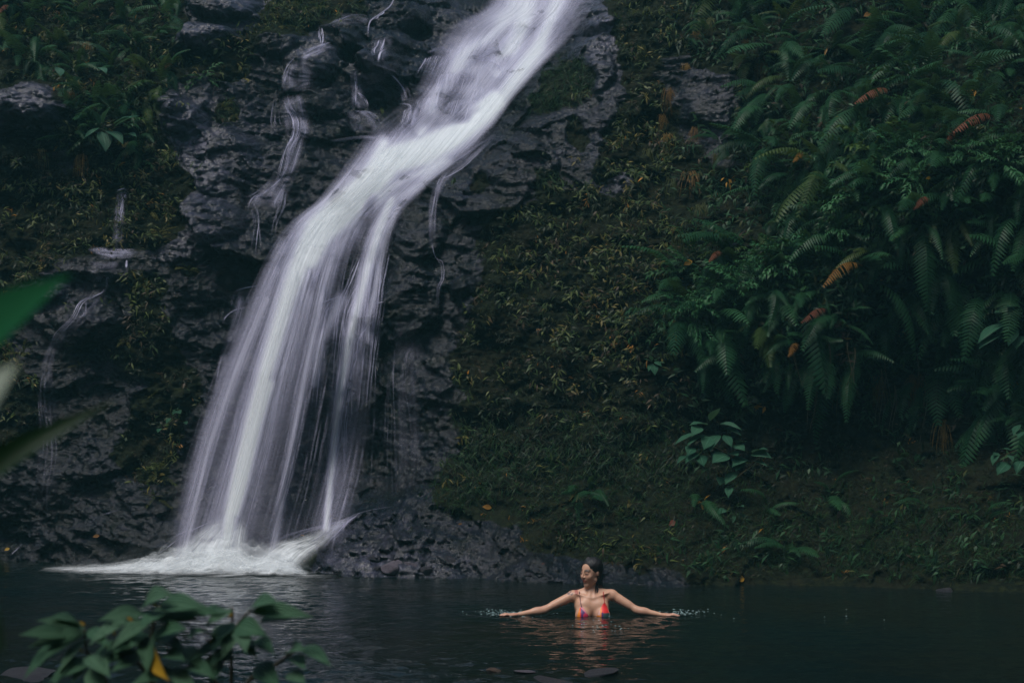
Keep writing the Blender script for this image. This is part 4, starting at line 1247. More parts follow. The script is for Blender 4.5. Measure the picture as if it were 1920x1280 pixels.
# hanging grass tufts
def tuft_mesh(seed, n=52):
    r = random.Random(seed); mb = MB()
    for k in range(n):
        yaw = r.uniform(-1.3, 1.3); out = r.uniform(.02, .38); L = r.uniform(.3, 1.2)
        b = Vector((r.uniform(-.14, .14), r.uniform(-.05, .05), r.uniform(-.1, .1))); V = []; w = .008
        for i in range(5):
            t = i / 4
            p = b + Vector((math.sin(yaw) * out * t * (1.4 - .5 * t), -math.cos(yaw) * out * t * (1.4 - .5 * t), L * (.16 * t - 1.05 * t * t)))
            V += [p + Vector((w * (1 - t * .8), 0, 0)), p - Vector((w * (1 - t * .8), 0, 0))]
        mb.add(V, [(2 * i, 2 * i + 1, 2 * i + 3, 2 * i + 2) for i in range(4)])
    return mb.mesh('blades')


TUFT = [tuft_mesh(s) for s in (1, 2, 3)]
TU = [(1253, 178, .34, 'S'), (1250, 262, .36, 'S'), (1303, 250, .30, 'S'), (1296, 335, .48, 'S'), (1314, 395, .42, 'G'), (1378, 102, .30, 'G'), (1426, 124, .36, 'S'), (1464, 34, .34, 'S'), (1303, 72, .30, 'S'), (1330, 45, .40, 'G'), (1268, 450, .40, 'G'),
      (1428, 490, .24, 'S'), (137, 182, .26, 'S'), (80, 290, .26, 'S'), (155, 298, .30, 'S'), (1262, 345, .35, 'G'), (1200, 95, .28, 'G'), (1190, 30, .3, 'G'), (1580, 715, .4, 'S'), (1640, 715, .36, 'S'), (1712, 715, .42, 'S'), (1765, 800, .4, 'S'),
      (165, 90, .26, 'S'), (90, 75, .26, 'G'), (1215, 290, .28, 'G'), (1240, 225, .26, 'S'), (1340, 300, .26, 'G'), (1285, 130, .26, 'S'), (1490, 20, .3, 'G'), (1395, 85, .24, 'S')]
for k, (x, y, L, kk) in enumerate(TU):
    P = hit([x], [y], SMOOTH)[0]
    o = bpy.data.objects.new('grass_tuft', with_mat(TUFT[k % 3], M_STRAW if kk == 'S' else M_STRAW_G)); C.objects.link(o)
    o.location = (P[0], P[1] - .05, P[2] + .05); o.scale = (L, L, L); o.rotation_euler = (0, 0, random.uniform(-.4, .4))
    o['label'] = place_label(x, y, f"{'straw-yellow' if kk == 'S' else 'olive-green'} hanging grass tuft"); o['category'] = 'grass tuft'; o['group'] = 'hanging grass tufts'
    NAMED.append((o, x, y))

# broad-leaved plants low on the bank: every leaf its own part
BIGLEAF = []
for s in range(4):
    mb = MB(); add_leaf(mb, (0, 0, 0), (1, 0, 0), (0, 0, 1), 1, .46 + .04 * s, .08 + .05 * s, .12, 12, .42, .008); BIGLEAF.append(mb.mesh('leaf'))


def leaf_plant(name, lab, cat, leaves, stems, mat, depth=None, rootpx=None, lift=.35, out=.4, wy=1.0, thick=.006):
    """leaves: (base px, tip px, width, turn); stems: lists of px"""
    if depth is None:
        P = hit([rootpx[0]], [rootpx[1]], SMOOTH)[0]; Y0 = float(P[1])
    else:
        Y0 = depth; P = at(rootpx[0], rootpx[1], Y0)
    o = bpy.data.objects.new(name, None); C.objects.link(o); o.location = P; o['label'] = lab; o['category'] = cat
    r = random.Random(len(lab))
    for st in stems:
        mb = MB(); n = len(st)
        pts_ = [Vector(at(x, y, Y0 - out * (i / max(1, n - 1)) * (1 if depth is None else .15))) - o.location for i, (x, y) in enumerate(st)]
        cc = catmull([tuple(p) for p in pts_], 5 * n)
        add_tube(mb, cc, thick, thick * .45, 6)
        obj('stem', mb.mesh('stem', M_STEM), None, o)
    for k, L in enumerate(leaves):
        b, t, w = L[:3]; tw = L[3] if len(L) > 3 else r.uniform(-.3, .3); m = L[4] if len(L) > 4 else mat
        dy = r.uniform(-.5, .5) * (.12 if depth is None else .05)
        p0 = at(b[0], b[1], Y0 - out * (.8 if depth is None else .15) + dy); p1 = at(t[0], t[1], Y0 - out * (1.0 if depth is None else .22) + dy - (.06 if depth is None else .02))
        part('leaf', with_mat(BIGLEAF[k % 4], m), o, frame(p0, p1, (0, -lift, 1), wy=w * wy * (.74 if depth else 1), twist=tw))
    return o


def c4(l, ox, oy, s):
    return [((ox + a[0] * s, oy + a[1] * s), (ox + b[0] * s, oy + b[1] * s), *rest) for a, b, *rest in l]


L1 = c4([((350, 130), (400, 60), 1.1), ((340, 150), (245, 145), .9), ((380, 150), (515, 165), .8), ((400, 175), (510, 190), .8), ((300, 190), (165, 245), .7), ((330, 200), (230, 250), .9), ((350, 210), (320, 270), 1.2), ((390, 200), (345, 275), 1.1),
         ((480, 240), (530, 230), 1.5), ((470, 250), (525, 275), 1.2), ((560, 290), (640, 265), 1.1), ((555, 300), (660, 305), .9), ((560, 330), (640, 355), .9), ((440, 300), (360, 335), 1.3), ((500, 320), (480, 375), 1.3), ((530, 320), (460, 350), 1.0), ((480, 385), (425, 445), 1.1),
         ((300, 300), (320, 355), 1.2), ((290, 290), (225, 335), .9), ((250, 310), (180, 335), .6), ((410, 410), (400, 450), 1.2), ((450, 290), (490, 300), 1.4), ((380, 290), (395, 330), 1.2), ((300, 160), (260, 200), 1.0), ((420, 200), (460, 260), 1.0), ((260, 260), (240, 300), 1.2)], 1200, 740, .375)
leaf_plant('broad_leaf_plant', 'broad-leaved plant with pale green oval leaves leaning from the lower right bank', 'plant', L1,
           [[(1420, 900), (1390, 860), (1370, 820), (1345, 790)], [(1400, 880), (1420, 860), (1440, 845)], [(1385, 860), (1330, 835), (1300, 845)], [(1400, 880), (1380, 895), (1365, 900)]], M_BIG, rootpx=(1420, 900), out=.6)
L2 = c4([((470, 590), (400, 680), 1.2), ((480, 590), (540, 690), 1.2), ((500, 600), (610, 650), 1.0), ((450, 580), (380, 590), .8), ((470, 640), (465, 715), 1.0), ((490, 560), (520, 555), .8), ((450, 460), (440, 510), .9)], 1200, 740, .375)
leaf_plant('broad_leaf_plant', 'small drooping three-leaved plant under the pale broad-leaved one', 'plant', L2, [[(1385, 935), (1382, 955), (1376, 965)]], M_BIG, rootpx=(1385, 930), out=.45)
L3 = c4([((60, 670), (20, 655), .9), ((70, 670), (110, 690), .9), ((65, 680), (40, 715), .9), ((70, 685), (75, 735), 1.0), ((60, 665), (50, 635), .9), ((75, 668), (100, 645), .9), ((85, 680), (125, 672), .7)], 1200, 427, .375)
leaf_plant('rosette_plant', 'little star-shaped rosette of pale leaves on the mossy bank', 'plant', L3, [[(1228, 690), (1226, 682)]], M_BIG, rootpx=(1225, 682), out=.2)
L4 = c4([((1850, 430), (1770, 420), 1.0), ((1830, 480), (1680, 570), .8), ((1840, 500), (1740, 520), .9), ((1880, 440), (1910, 420), .9), ((1880, 500), (1840, 590), .9), ((1870, 470), (1780, 530), 1.0), ((1900, 540), (1880, 600), 1.2), ((1800, 540), (1690, 590), .9), ((1900, 400), (1830, 390), 1.0)], 1200, 427, .375)
leaf_plant('broad_leaf_plant', 'big-leaved dark plant at the right edge beside hanging fronds', 'plant', L4, [[(1925, 560), (1905, 600), (1900, 610)], [(1925, 590), (1890, 605), (1880, 615)]], M_BIG, rootpx=(1925, 600), out=.5)
L5 = c4([((1800, 270), (1860, 275), .9), ((1790, 290), (1760, 350), .8), ((1840, 340), (1785, 395), 1.1), ((1830, 300), (1870, 330), .9), ((1800, 300), (1765, 300), .9), ((1900, 150), (1865, 200), .8), ((1905, 180), (1890, 215), .9), ((1910, 330), (1880, 390), .9)], 1200, 740, .375)
leaf_plant('broad_leaf_plant', 'dim broad-leaved plant low at the right edge', 'plant', L5, [[(1925, 840), (1890, 850), (1880, 865)]], M_BIG, rootpx=(1925, 850), out=.4)
L6 = c4([((560, 720), (470, 775), 1.1), ((560, 700), (520, 610), 1.1), ((570, 740), (600, 850), 1.1), ((600, 740), (700, 800), 1.0), ((640, 700), (720, 650), 1.0), ((640, 720), (780, 640), .8), ((580, 690), (620, 590), .9), ((700, 760), (770, 760), .9), ((330, 380), (340, 430), 1.2), ((560, 380), (600, 410), 1.0), ((700, 350), (745, 330), .9)], 0, 0, .3333)
leaf_plant('broad_leaf_plant', 'large-leaved green plant among the leaves of the left wall', 'plant', L6, [[(195, 265), (192, 245), (200, 235)], [(200, 250), (215, 240), (235, 235)]], M_BIG, rootpx=(196, 262), out=.4)
L7 = c4([((995, 1110), (970, 1130), 1.2), ((1000, 1110), (1015, 1125), 1.3), ((960, 1150), (935, 1180), 1.1), ((905, 1210), (885, 1230), 1.1), ((1040, 1170), (1050, 1185), 1.2), ((980, 1110), (1000, 1095), 1.2)], 0, 400, .3333)
leaf_plant('creeper', 'small bright green leaves on the dark rock left of the fall', 'plant', L7, [[(340, 768), (325, 780), (305, 800)]], M_BIG, rootpx=(335, 770), out=.15, thick=.003)


# ------------------------------------------------------------------ ground cover: uncountable small leaves, moss and fine hanging grass
def gauss_map(l, base=0.0):
    m = np.full((MH, MW), float(base))
    for a, b, c_, d_, k_ in l:
        m += k_ * np.exp(-(((_gx - a) / c_) ** 2 + ((_gy - b) / d_) ** 2))
    return m


CLUMP = fbm(_gx / 60, _gy / 45, 4, 201)
COVM = gauss_map([(1130, 500, 190, 150, 1.0), (1210, 620, 160, 90, .6), (1030, 370, 130, 60, .5), (1240, 60, 90, 130, .6), (1200, 250, 90, 110, .55), (150, 120, 260, 160, 1.0), (270, 380, 90, 130, 1.1), (60, 400, 140, 90, .35), (560, 25, 110, 50, 1.2), (270, 540, 40, 60, 1.3),
                  (45, 665, 70, 50, .9), (300, 900, 50, 60, .9), (1600, 300, 330, 320, .9), (1500, 560, 260, 110, .8), (900, 560, 90, 120, .3), (860, 760, 70, 60, .3), (60, 560, 90, 80, .4), (420, 205, 50, 30, .8), (150, 690, 120, 90, .3), (1150, 700, 250, 120, .2),
                  (1500, 1060, 450, 35, .5), (1150, 1030, 200, 30, .4), (1750, 950, 200, 80, .2)], .05) * np.clip(.5 + 2.2 * CLUMP, 0.02, 2.0)


def cover(name, n, seed, dmap, tints, L, W, label, fan=6, hangk=.6, off=(.02, .12), on_rock=.03, thresh=.5):
    r = np.random.default_rng(seed)
    x = r.uniform(-250, 2150, n * 4); y = r.uniform(-60, 1105, n * 4)
    p = sample_map(dmap, x, y)
    k = r.random(len(x)) < p / 1.6
    x = x[k][:n]; y = y[k][:n]
    P = hit(x, y)
    rk = bil(ROCKR, -11, -1.2, .04, P[:, 0], P[:, 2])
    k = ((rk < thresh) | (r.random(len(x)) < on_rock)) & (P[:, 2] > .05) & (P[:, 1] < 26)
    P = P[k]; x = x[k]; y = y[k]; m = len(P)
    N = surf_n(P[:, 0], P[:, 2])
    P = P + N * r.uniform(*off, (m, 1))
    P = np.repeat(P, fan, 0) + r.normal(0, L * .35, (m * fan, 3)); N = np.repeat(N, fan, 0); q = m * fan
    ph = r.uniform(0, 2 * np.pi, q)
    T = np.stack([np.cos(ph), .0 * ph, np.sin(ph)], -1) + N * r.uniform(.1, .9, (q, 1)) + np.array([0, 0, -hangk]) * r.uniform(.3, 1.3, (q, 1))
    T /= np.linalg.norm(T, axis=1)[:, None]
    U = N + np.array([0, 0, .8]) + r.normal(0, .35, (q, 3)); S = np.cross(T, U); S /= np.linalg.norm(S, axis=1)[:, None] + 1e-6; U = np.cross(S, T)
    l = L * r.uniform(.55, 1.3, (q, 1)); w = W * r.uniform(.7, 1.25, (q, 1))
    V = np.stack([P, P + T * l * .42 + S * w * .5 + U * w * .12, P + T * l - U * l * .18, P + T * l * .42 - S * w * .5 + U * w * .12, P + T * l * .5 - U * w * .05], 1).reshape(-1, 3)
    b = np.arange(q)[:, None] * 5
    Fq = np.concatenate([b + np.array([[0, 4, 1]]), b + np.array([[0, 3, 4]]), b + np.array([[1, 4, 2]]), b + np.array([[4, 3, 2]])])
    tc = np.array([t[1] for t in tints]); tw = np.array([t[0] for t in tints], float); tw /= tw.sum()
    sprig = np.repeat(r.choice(len(tc), m, p=tw), fan); own = r.choice(len(tc), q, p=tw)
    ti = np.where(r.random(q) < .75, sprig, own)
    col = tc[ti] * r.uniform(.6, 1.3, (q, 1))
    me = mesh_from(name, V, Fq, False, {'tint': np.repeat(col, 5, 0)})
    return obj(name, me, M_COVER, kind='stuff', label=label)


WEST = (_gx < 1290) * 1.0; EAST = blur(1 - WEST, 8); WEST = blur(WEST, 8)
G_Y = [(3, (.080, .105, .026)), (3, (.040, .072, .020)), (3, (.018, .034, .012)), (1.3, (.14, .12, .03)), (1.4, (.05, .032, .014)), (.12, (.35, .16, .02))]
G_G = [(4, (.016, .055, .022)), (3, (.030, .085, .034)), (2, (.012, .034, .016)), (.6, (.055, .065, .018)), (.6, (.04, .026, .014)), (.05, (.35, .18, .02))]
cover('leaf_carpet', 10500, 1, COVM * WEST, G_Y, .085, .024, 'dense carpet of small olive-green leaves on the walls beside the falls')
cover('leaf_carpet', 10500, 2, COVM * EAST, G_G, .105, .032, 'dense carpet of dark green leaves clothing the right bank')
THIN = gauss_map([(1000, 500, 200, 260, .5), (150, 500, 200, 400, .6), (1150, 820, 400, 160, .5), (1700, 950, 300, 120, .35)], .25) * np.clip(.6 + 1.2 * CLUMP, 0.05, 1.5)
G_B = [(3, (.014, .026, .010)), (1, (.026, .018, .010)), (2, (.010, .018, .009)), (.7, (.05, .045, .018)), (.08, (.30, .14, .02))]
cover('low_undergrowth', 22000, 3, THIN, G_B, .05, .014, 'thin low undergrowth of tiny brown and olive leaves between the plants', fan=5, off=(.0, .05), on_rock=.02)
MOSS = gauss_map([(1060, 145, 50, 45, 4.0), (1020, 195, 40, 25, 3.0), (1030, 335, 35, 25, .8), (870, 880, 60, 70, .9), (1000, 880, 140, 70, .9), (1200, 900, 160, 80, .8), (1180, 840, 190, 60, .5), (1400, 1010, 300, 60, .35), (1750, 990, 250, 60, .4), (820, 930, 80, 20, .8), (1350, 1050, 60, 20, .8), (1450, 960, 250, 50, .35), (1700, 1030, 250, 50, .9), (1850, 1060, 120, 40, .8), (560, 20, 80, 35, .6), (420, 205, 40, 25, .7)]) * np.clip(.7 + 1.0 * CLUMP, .05, 1.4)
cover('moss', 30000, 4, MOSS, [(3, (.014, .050, .016)), (2, (.028, .074, .018)), (3, (.009, .024, .011)), (.6, (.05, .05, .015))], .12, .008, 'fine hair-like moss and hanging grass on the foot of the bank', fan=6, hangk=1.5, off=(.0, .03), on_rock=.0, thresh=.72)
# moss creeping on patches of the rock and the roots under the overhang
mb = MB(); r = random.Random(9)
for x in [1515, 1520, 1581, 1590, 1640, 1650, 1708, 1722, 1480, 1770, 1545, 1665, 1755, 1838]:
    y0 = r.uniform(640, 730); n = 8; h0 = hit([x], [y0], SMOOTH)[0]
    for k in range(2):
        L = r.uniform(.3, .8); sx = r.uniform(-.08, .08)
        add_tube(mb, [(h0[0] + sx * t * t + .02 * math.sin(5 * t + k + x), h0[1] - .28 + .05 * k, h0[2] - L * t) for t in np.linspace(0, 1, n)], .006, .002, 4)
obj('roots', mb.mesh('roots', M_STEM), None, None, kind='stuff', label='thin bare roots hanging under the overhang of the right bank')

# fallen leaves
for k, (x, y, lab) in enumerate([(188, 1003, 'tiny orange fallen leaf on the dark rock left of the splash'), (20, 1027, 'tiny yellow fallen leaf on the rock at the far left waterline'), (868, 981, 'small orange leaf lying on the low rock right of the fall'),
                                 (1268, 978, 'reddish curled leaf caught on the bank above and right of the bather'), (1284, 1050, 'yellow-green leaf low on the bank just right of the bather'), (1025, 1057, 'pale pinkish leaf lying at the waterline left of the bather'),
                                 (1295, 492, 'small yellow leaf under the little bare rock patch'), (1312, 562, 'yellow leaf on the bright green shrub of the bank'), (922, 951, 'orange leaf beside the mossy top of the low rock'), (1740, 340, 'yellow leaf among the leafy shrubs'),
                                 (1628, 32, 'orange leaf near the top of the right bank'), (1395, 1083, 'yellow leaf at the waterline below the small bamboo-like shrub')]):
    P = hit([x], [y])[0] + np.array([0, -.14 if y < 900 else -.03, 0])
    o = bpy.data.objects.new('fallen_leaf', with_mat(BIGLEAF[k % 4], M_RUST if k in (3, 5) else M_ORANGE if k in (0, 2, 8, 10) else M_YLEAF)); C.objects.link(o)
    L = .075 if k in (0, 1, 9) else .11
    o.matrix_basis = frame(P, P + np.array([-L * random.uniform(.5, 1), -.03, -L * random.uniform(-.2, .7)]), (0, -1, .5), wy=1.2)
    o['label'] = lab; o['category'] = 'leaf'; o['group'] = 'fallen coloured leaves'


# ------------------------------------------------------------------ boulders
def boulder_mesh(seed):
    import bmesh
    bm = bmesh.new(); bmesh.ops.create_icosphere(bm, subdivisions=4, radius=1)
    co = np.array([v.co[:] for v in bm.verts])
    r = np.random.default_rng(seed)
    for _ in range(11):                                  # chop by planes
        n = r.normal(size=3); n /= np.linalg.norm(n); h = r.uniform(.55, .85)
        d = co @ n - h
        co -= np.maximum(d, 0)[:, None] * n * .93
    co += (co / np.linalg.norm(co, axis=1)[:, None]) * (.05 * fbm(co[:, 0] * 2 + co[:, 2] * 1.3, co[:, 1] * 2 - co[:, 2], 4, seed))[:, None]
    for v, c_ in zip(bm.verts, co):
        v.co = c_
    me = bpy.data.meshes.new('boulder'); bm.to_mesh(me); bm.free()
    me.polygons.foreach_set('use_smooth', np.ones(len(me.polygons), bool))
    for nm, val in (('rock', 1.0), ('wet', .4)):
        a = me.attributes.new(nm, 'FLOAT', 'POINT'); a.data.foreach_set('value', np.full(len(me.vertices), val, np.float32))
    return me


def stone_material(name, c0, c1, rough=.4):
    t = NT(name); co = t.n('TexCoord').outputs[3]
    n = t.noise(co, 9, 6, .65)
    b = t.n('Bump', {'Strength': .8, 'Distance': .03, 'Height': t.noise(co, 14, 6, .7)})
    return t.done(t.n('BsdfPrincipled', {'Base Color': t.ramp(n, [(.3, c0), (.7, c1)]), 'Roughness': rough, 'Normal': b.outputs[0]}))


M_PALE = stone_material('pale_stone', (.06, .05, .065), (.17, .15, .18))
M_DARK = stone_material('dark_stone', (.012, .013, .018), (.05, .048, .06), .35)
M_BROWN = stone_material('brown_stone', (.05, .028, .018), (.14, .09, .06), .35)
BM = [boulder_mesh(s) for s in (601, 602, 603, 604)]
ST = [(736, 1063, 21, 20, 'P', 'pale lilac boulder at the waterline right of the foam'), (700, 1048, 15, 12, 'D', 'small dark stone just above left of the pale lilac boulder'), (768, 1060, 14, 10, 'P', 'small greyish stone just right of the pale lilac boulder'),
      (705, 1067, 14, 10, 'D', 'rounded dark stone in the water left of the pale lilac boulder'), (800, 1068, 17, 11, 'D', 'low dark stone at the waterline, second stone right of the pale boulder'), (842, 1052, 20, 15, 'D', 'dark rounded boulder in the middle of the low rock shelf'),
      (828, 1070, 9, 7, 'P', 'small pale pebble at the waterline under the dark rounded boulder'), (1000, 1078, 22, 8, 'D', 'flat dark stone at the waterline left of the bather'), (1042, 1082, 16, 6, 'P', 'flat pale stone at the waterline close behind the bather'),
      (1168, 1086, 12, 7, 'P', 'pale wet stone at the waterline just right of the bather'), (1190, 1090, 24, 6, 'D', 'low flat dark stone at the waterline right of the bather'), (620, 1020, 26, 22, 'D', 'dark boulder washed by the spray right of the fall'),
      (925, 1256, 15, 10, 'B', 'small brown stone breaking the water near the bottom'), (987, 1258, 22, 6, 'P', 'flat pale stone awash beside the small brown stone'), (1125, 1262, 46, 11, 'D', 'broad dark stone awash near the bottom below the bather'),
      (1060, 1283, 60, 6, 'D', 'long flat stone awash at the bottom edge'), (50, 1268, 60, 22, 'D', 'dark rough boulder in the bottom left corner'), (1772, 1108, 16, 9, 'D', 'small blue-grey block at the far right waterline')]
for k, (x, y, rx, ry, m, lab) in enumerate(ST):
    if y > 1100:
        X_, Y_ = on_water(x, y); P = np.array([X_, Y_, 0])
    else:
        P = hit([x], [y], SMOOTH)[0]
        if P[2] < .06:
            X_, Y_ = on_water(x, y); P = np.array([X_, Y_, 0])
    s = P[1] / F
    o = bpy.data.objects.new('stone', with_mat(BM[k % 4], {'P': M_PALE, 'D': M_DARK, 'B': M_BROWN}[m])); C.objects.link(o)
    o.location = (P[0], P[1], max(P[2], -.3 * ry * s)); o.scale = (rx * s * 1.1, rx * s * .9, ry * s * (.85 if y < 1200 else .6)); o.rotation_euler = (random.uniform(-.2, .2), random.uniform(-.2, .2), random.uniform(0, 6))
    o['label'] = lab; o['category'] = 'stone'; o['group'] = 'stones at and in the water'

# ------------------------------------------------------------------ foreground plant
Z = .3333
FL1 = [((160, 1178), (68, 1160), .75), ((158, 1184), (52, 1210), .8), ((158, 1190), (70, 1236), .7), ((150, 1176), (95, 1150), .7), ((163, 1196), (105, 1262), .6), ((165, 1232), (135, 1276), .95), ((164, 1230), (206, 1264), .9), ((168, 1240), (92, 1272), .8),
       ((195, 1222), (258, 1205), .75), ((166, 1180), (205, 1210), .7),
       ((268, 1150), (186, 1158), .8), ((268, 1140), (318, 1106), .95), ((300, 1132), (382, 1136), .95), ((312, 1148), (412, 1146), .7), ((312, 1150), (262, 1170), 1.2), ((286, 1164), (204, 1212), .65), ((290, 1188), (350, 1176), .9), ((270, 1190), (276, 1258), .9),
       ((262, 1162), (208, 1168), .9), ((288, 1208), (308, 1276), .8, .9, 'Y'), ((250, 1215), (190, 1245), .9), ((300, 1200), (345, 1215), .8), ((236, 1190), (215, 1235), .8), ((330, 1260), (245, 1278), .7),
       ((436, 1142), (384, 1172), .9), ((440, 1168), (392, 1208), 1.1), ((443, 1174), (496, 1186), 1.0), ((446, 1188), (462, 1216), .9), ((432, 1196), (352, 1240), .9), ((402, 1196), (366, 1180), .9), ((340, 1215), (382, 1252), .8), ((345, 1250), (400, 1262), .8),
       ((430, 1215), (395, 1245), .9), ((470, 1146), (586, 1152), .62), ((468, 1142), (518, 1122), 1.0), ((428, 1150), (380, 1148), .9),
       ((544, 1228), (572, 1252), 1.0), ((565, 1213), (621, 1244), .75), ((482, 1246), (522, 1284), 1.1), ((540, 1226), (566, 1212), .9), ((395, 1150), (345, 1152), .9), ((455, 1200), (480, 1230), .8)]
r = random.Random(31)
for b, t, w, *rest in list(FL1)[::2]:
    jx, jy = r.uniform(-26, 26), r.uniform(8, 40)
    FL1.append(((b[0] + jx, b[1] + jy), (t[0] + jx + r.uniform(-25, 25), t[1] + jy + r.uniform(-10, 25)), w))
FST = [[(230, 1330), (195, 1270), (165, 1225), (158, 1180)], [(260, 1340), (285, 1270), (283, 1210), (290, 1160), (300, 1135)], [(436, 1340), (434, 1260), (434, 1200), (436, 1150), (434, 1138)], [(434, 1190), (450, 1165), (470, 1143)],
       [(430, 1330), (470, 1272), (510, 1250), (542, 1227), (566, 1211)], [(300, 1300), (262, 1245), (235, 1235), (250, 1205)], [(420, 1300), (380, 1250), (340, 1230), (310, 1215)]]
fp = leaf_plant('foreground_plant', 'broad-leaved green plant in the bottom left foreground with one yellow leaf', 'plant',
                [((a[0], a[1]), (b[0], b[1]), w, *( [rest[0]] if rest else []), *([M_YLEAF] if len(rest) > 1 else [])) for a, b, w, *rest in FL1], FST, M_FORE, depth=2.7, rootpx=(300, 1340), lift=1.1, out=.8, thick=.0045)
r = random.Random(4)
for x, y in [(297, 1137), (250, 1163), (180, 1200), (200, 1214), (398, 1203), (428, 1158), (158, 1222), (204, 1186), (160, 1172), (215, 1190)]:
    mb = MB(); P = Vector(at(x, y, 2.56 + r.uniform(-.05, .05)))
    add_leaf(mb, P - fp.location, (r.uniform(-1, 1), -.3, r.uniform(.3, 1)), (0, -1, .3), .014, .0055, .1)
    obj('bud', mb.mesh('bud', M_YLEAF), None, fp)
# the stems go down to the near bank
for x in (230, 260, 436, 470):
    mb = MB(); p = Vector(at(x, 1330, 2.62)); add_tube(mb, [p - fp.location, p + Vector((.02, .02, -.2)) - fp.location, p + Vector((.03, .1, -.6)) - fp.location], .005, .007, 6); obj('stem', mb.mesh('stem', M_STEM), None, fp)

# out-of-focus leaves of a branch hanging close to the lens at the left edge
near = bpy.data.objects.new('near_branch', None); C.objects.link(near); near.location = at(-160, 700, 1.0)
near['label'] = 'blurred green leaves of a branch close by at the left edge'; near['category'] = 'branch'
mb = MB(); add_tube(mb, [Vector(at(x, y, 1.02)) - near.location for x, y in ((-180, 200), (-150, 500), (-120, 700), (-110, 900), (-90, 1150), (-100, 1500))], .006, .004, 6)
obj('stem', mb.mesh('stem', M_STEM), None, near)
M_NEARPALE = leaf_material('pale_leaf', (.20, .26, .20), (.24, .30, .24), .4, var=.1)
M_NEARD = leaf_material('near_dark_leaf', (.006, .032, .012), (.007, .036, .013), .5, var=.1)
M_NEAR = leaf_material('near_leaf', (.010, .088, .036), (.011, .095, .038), .7, var=.1, spec=.03)
for b, t, w, m, d in [((-190, 760), (130, 498), .62, M_NEAR, .95), ((-120, 850), (34, 668), .75, M_NEARPALE, .8), ((-140, 985), (215, 735), .26, M_NEARD, 1.2), ((-95, 1080), (12, 1230), .8, M_FORE, 1.1), ((-110, 900), (14, 1090), .4, M_FORE, 1.0)]:
    part('leaf', with_mat(BIGLEAF[1], m), near, frame(at(b[0], b[1], d), at(t[0], t[1], d + .03), (0, -1, .5), wy=w))
settle_labels()

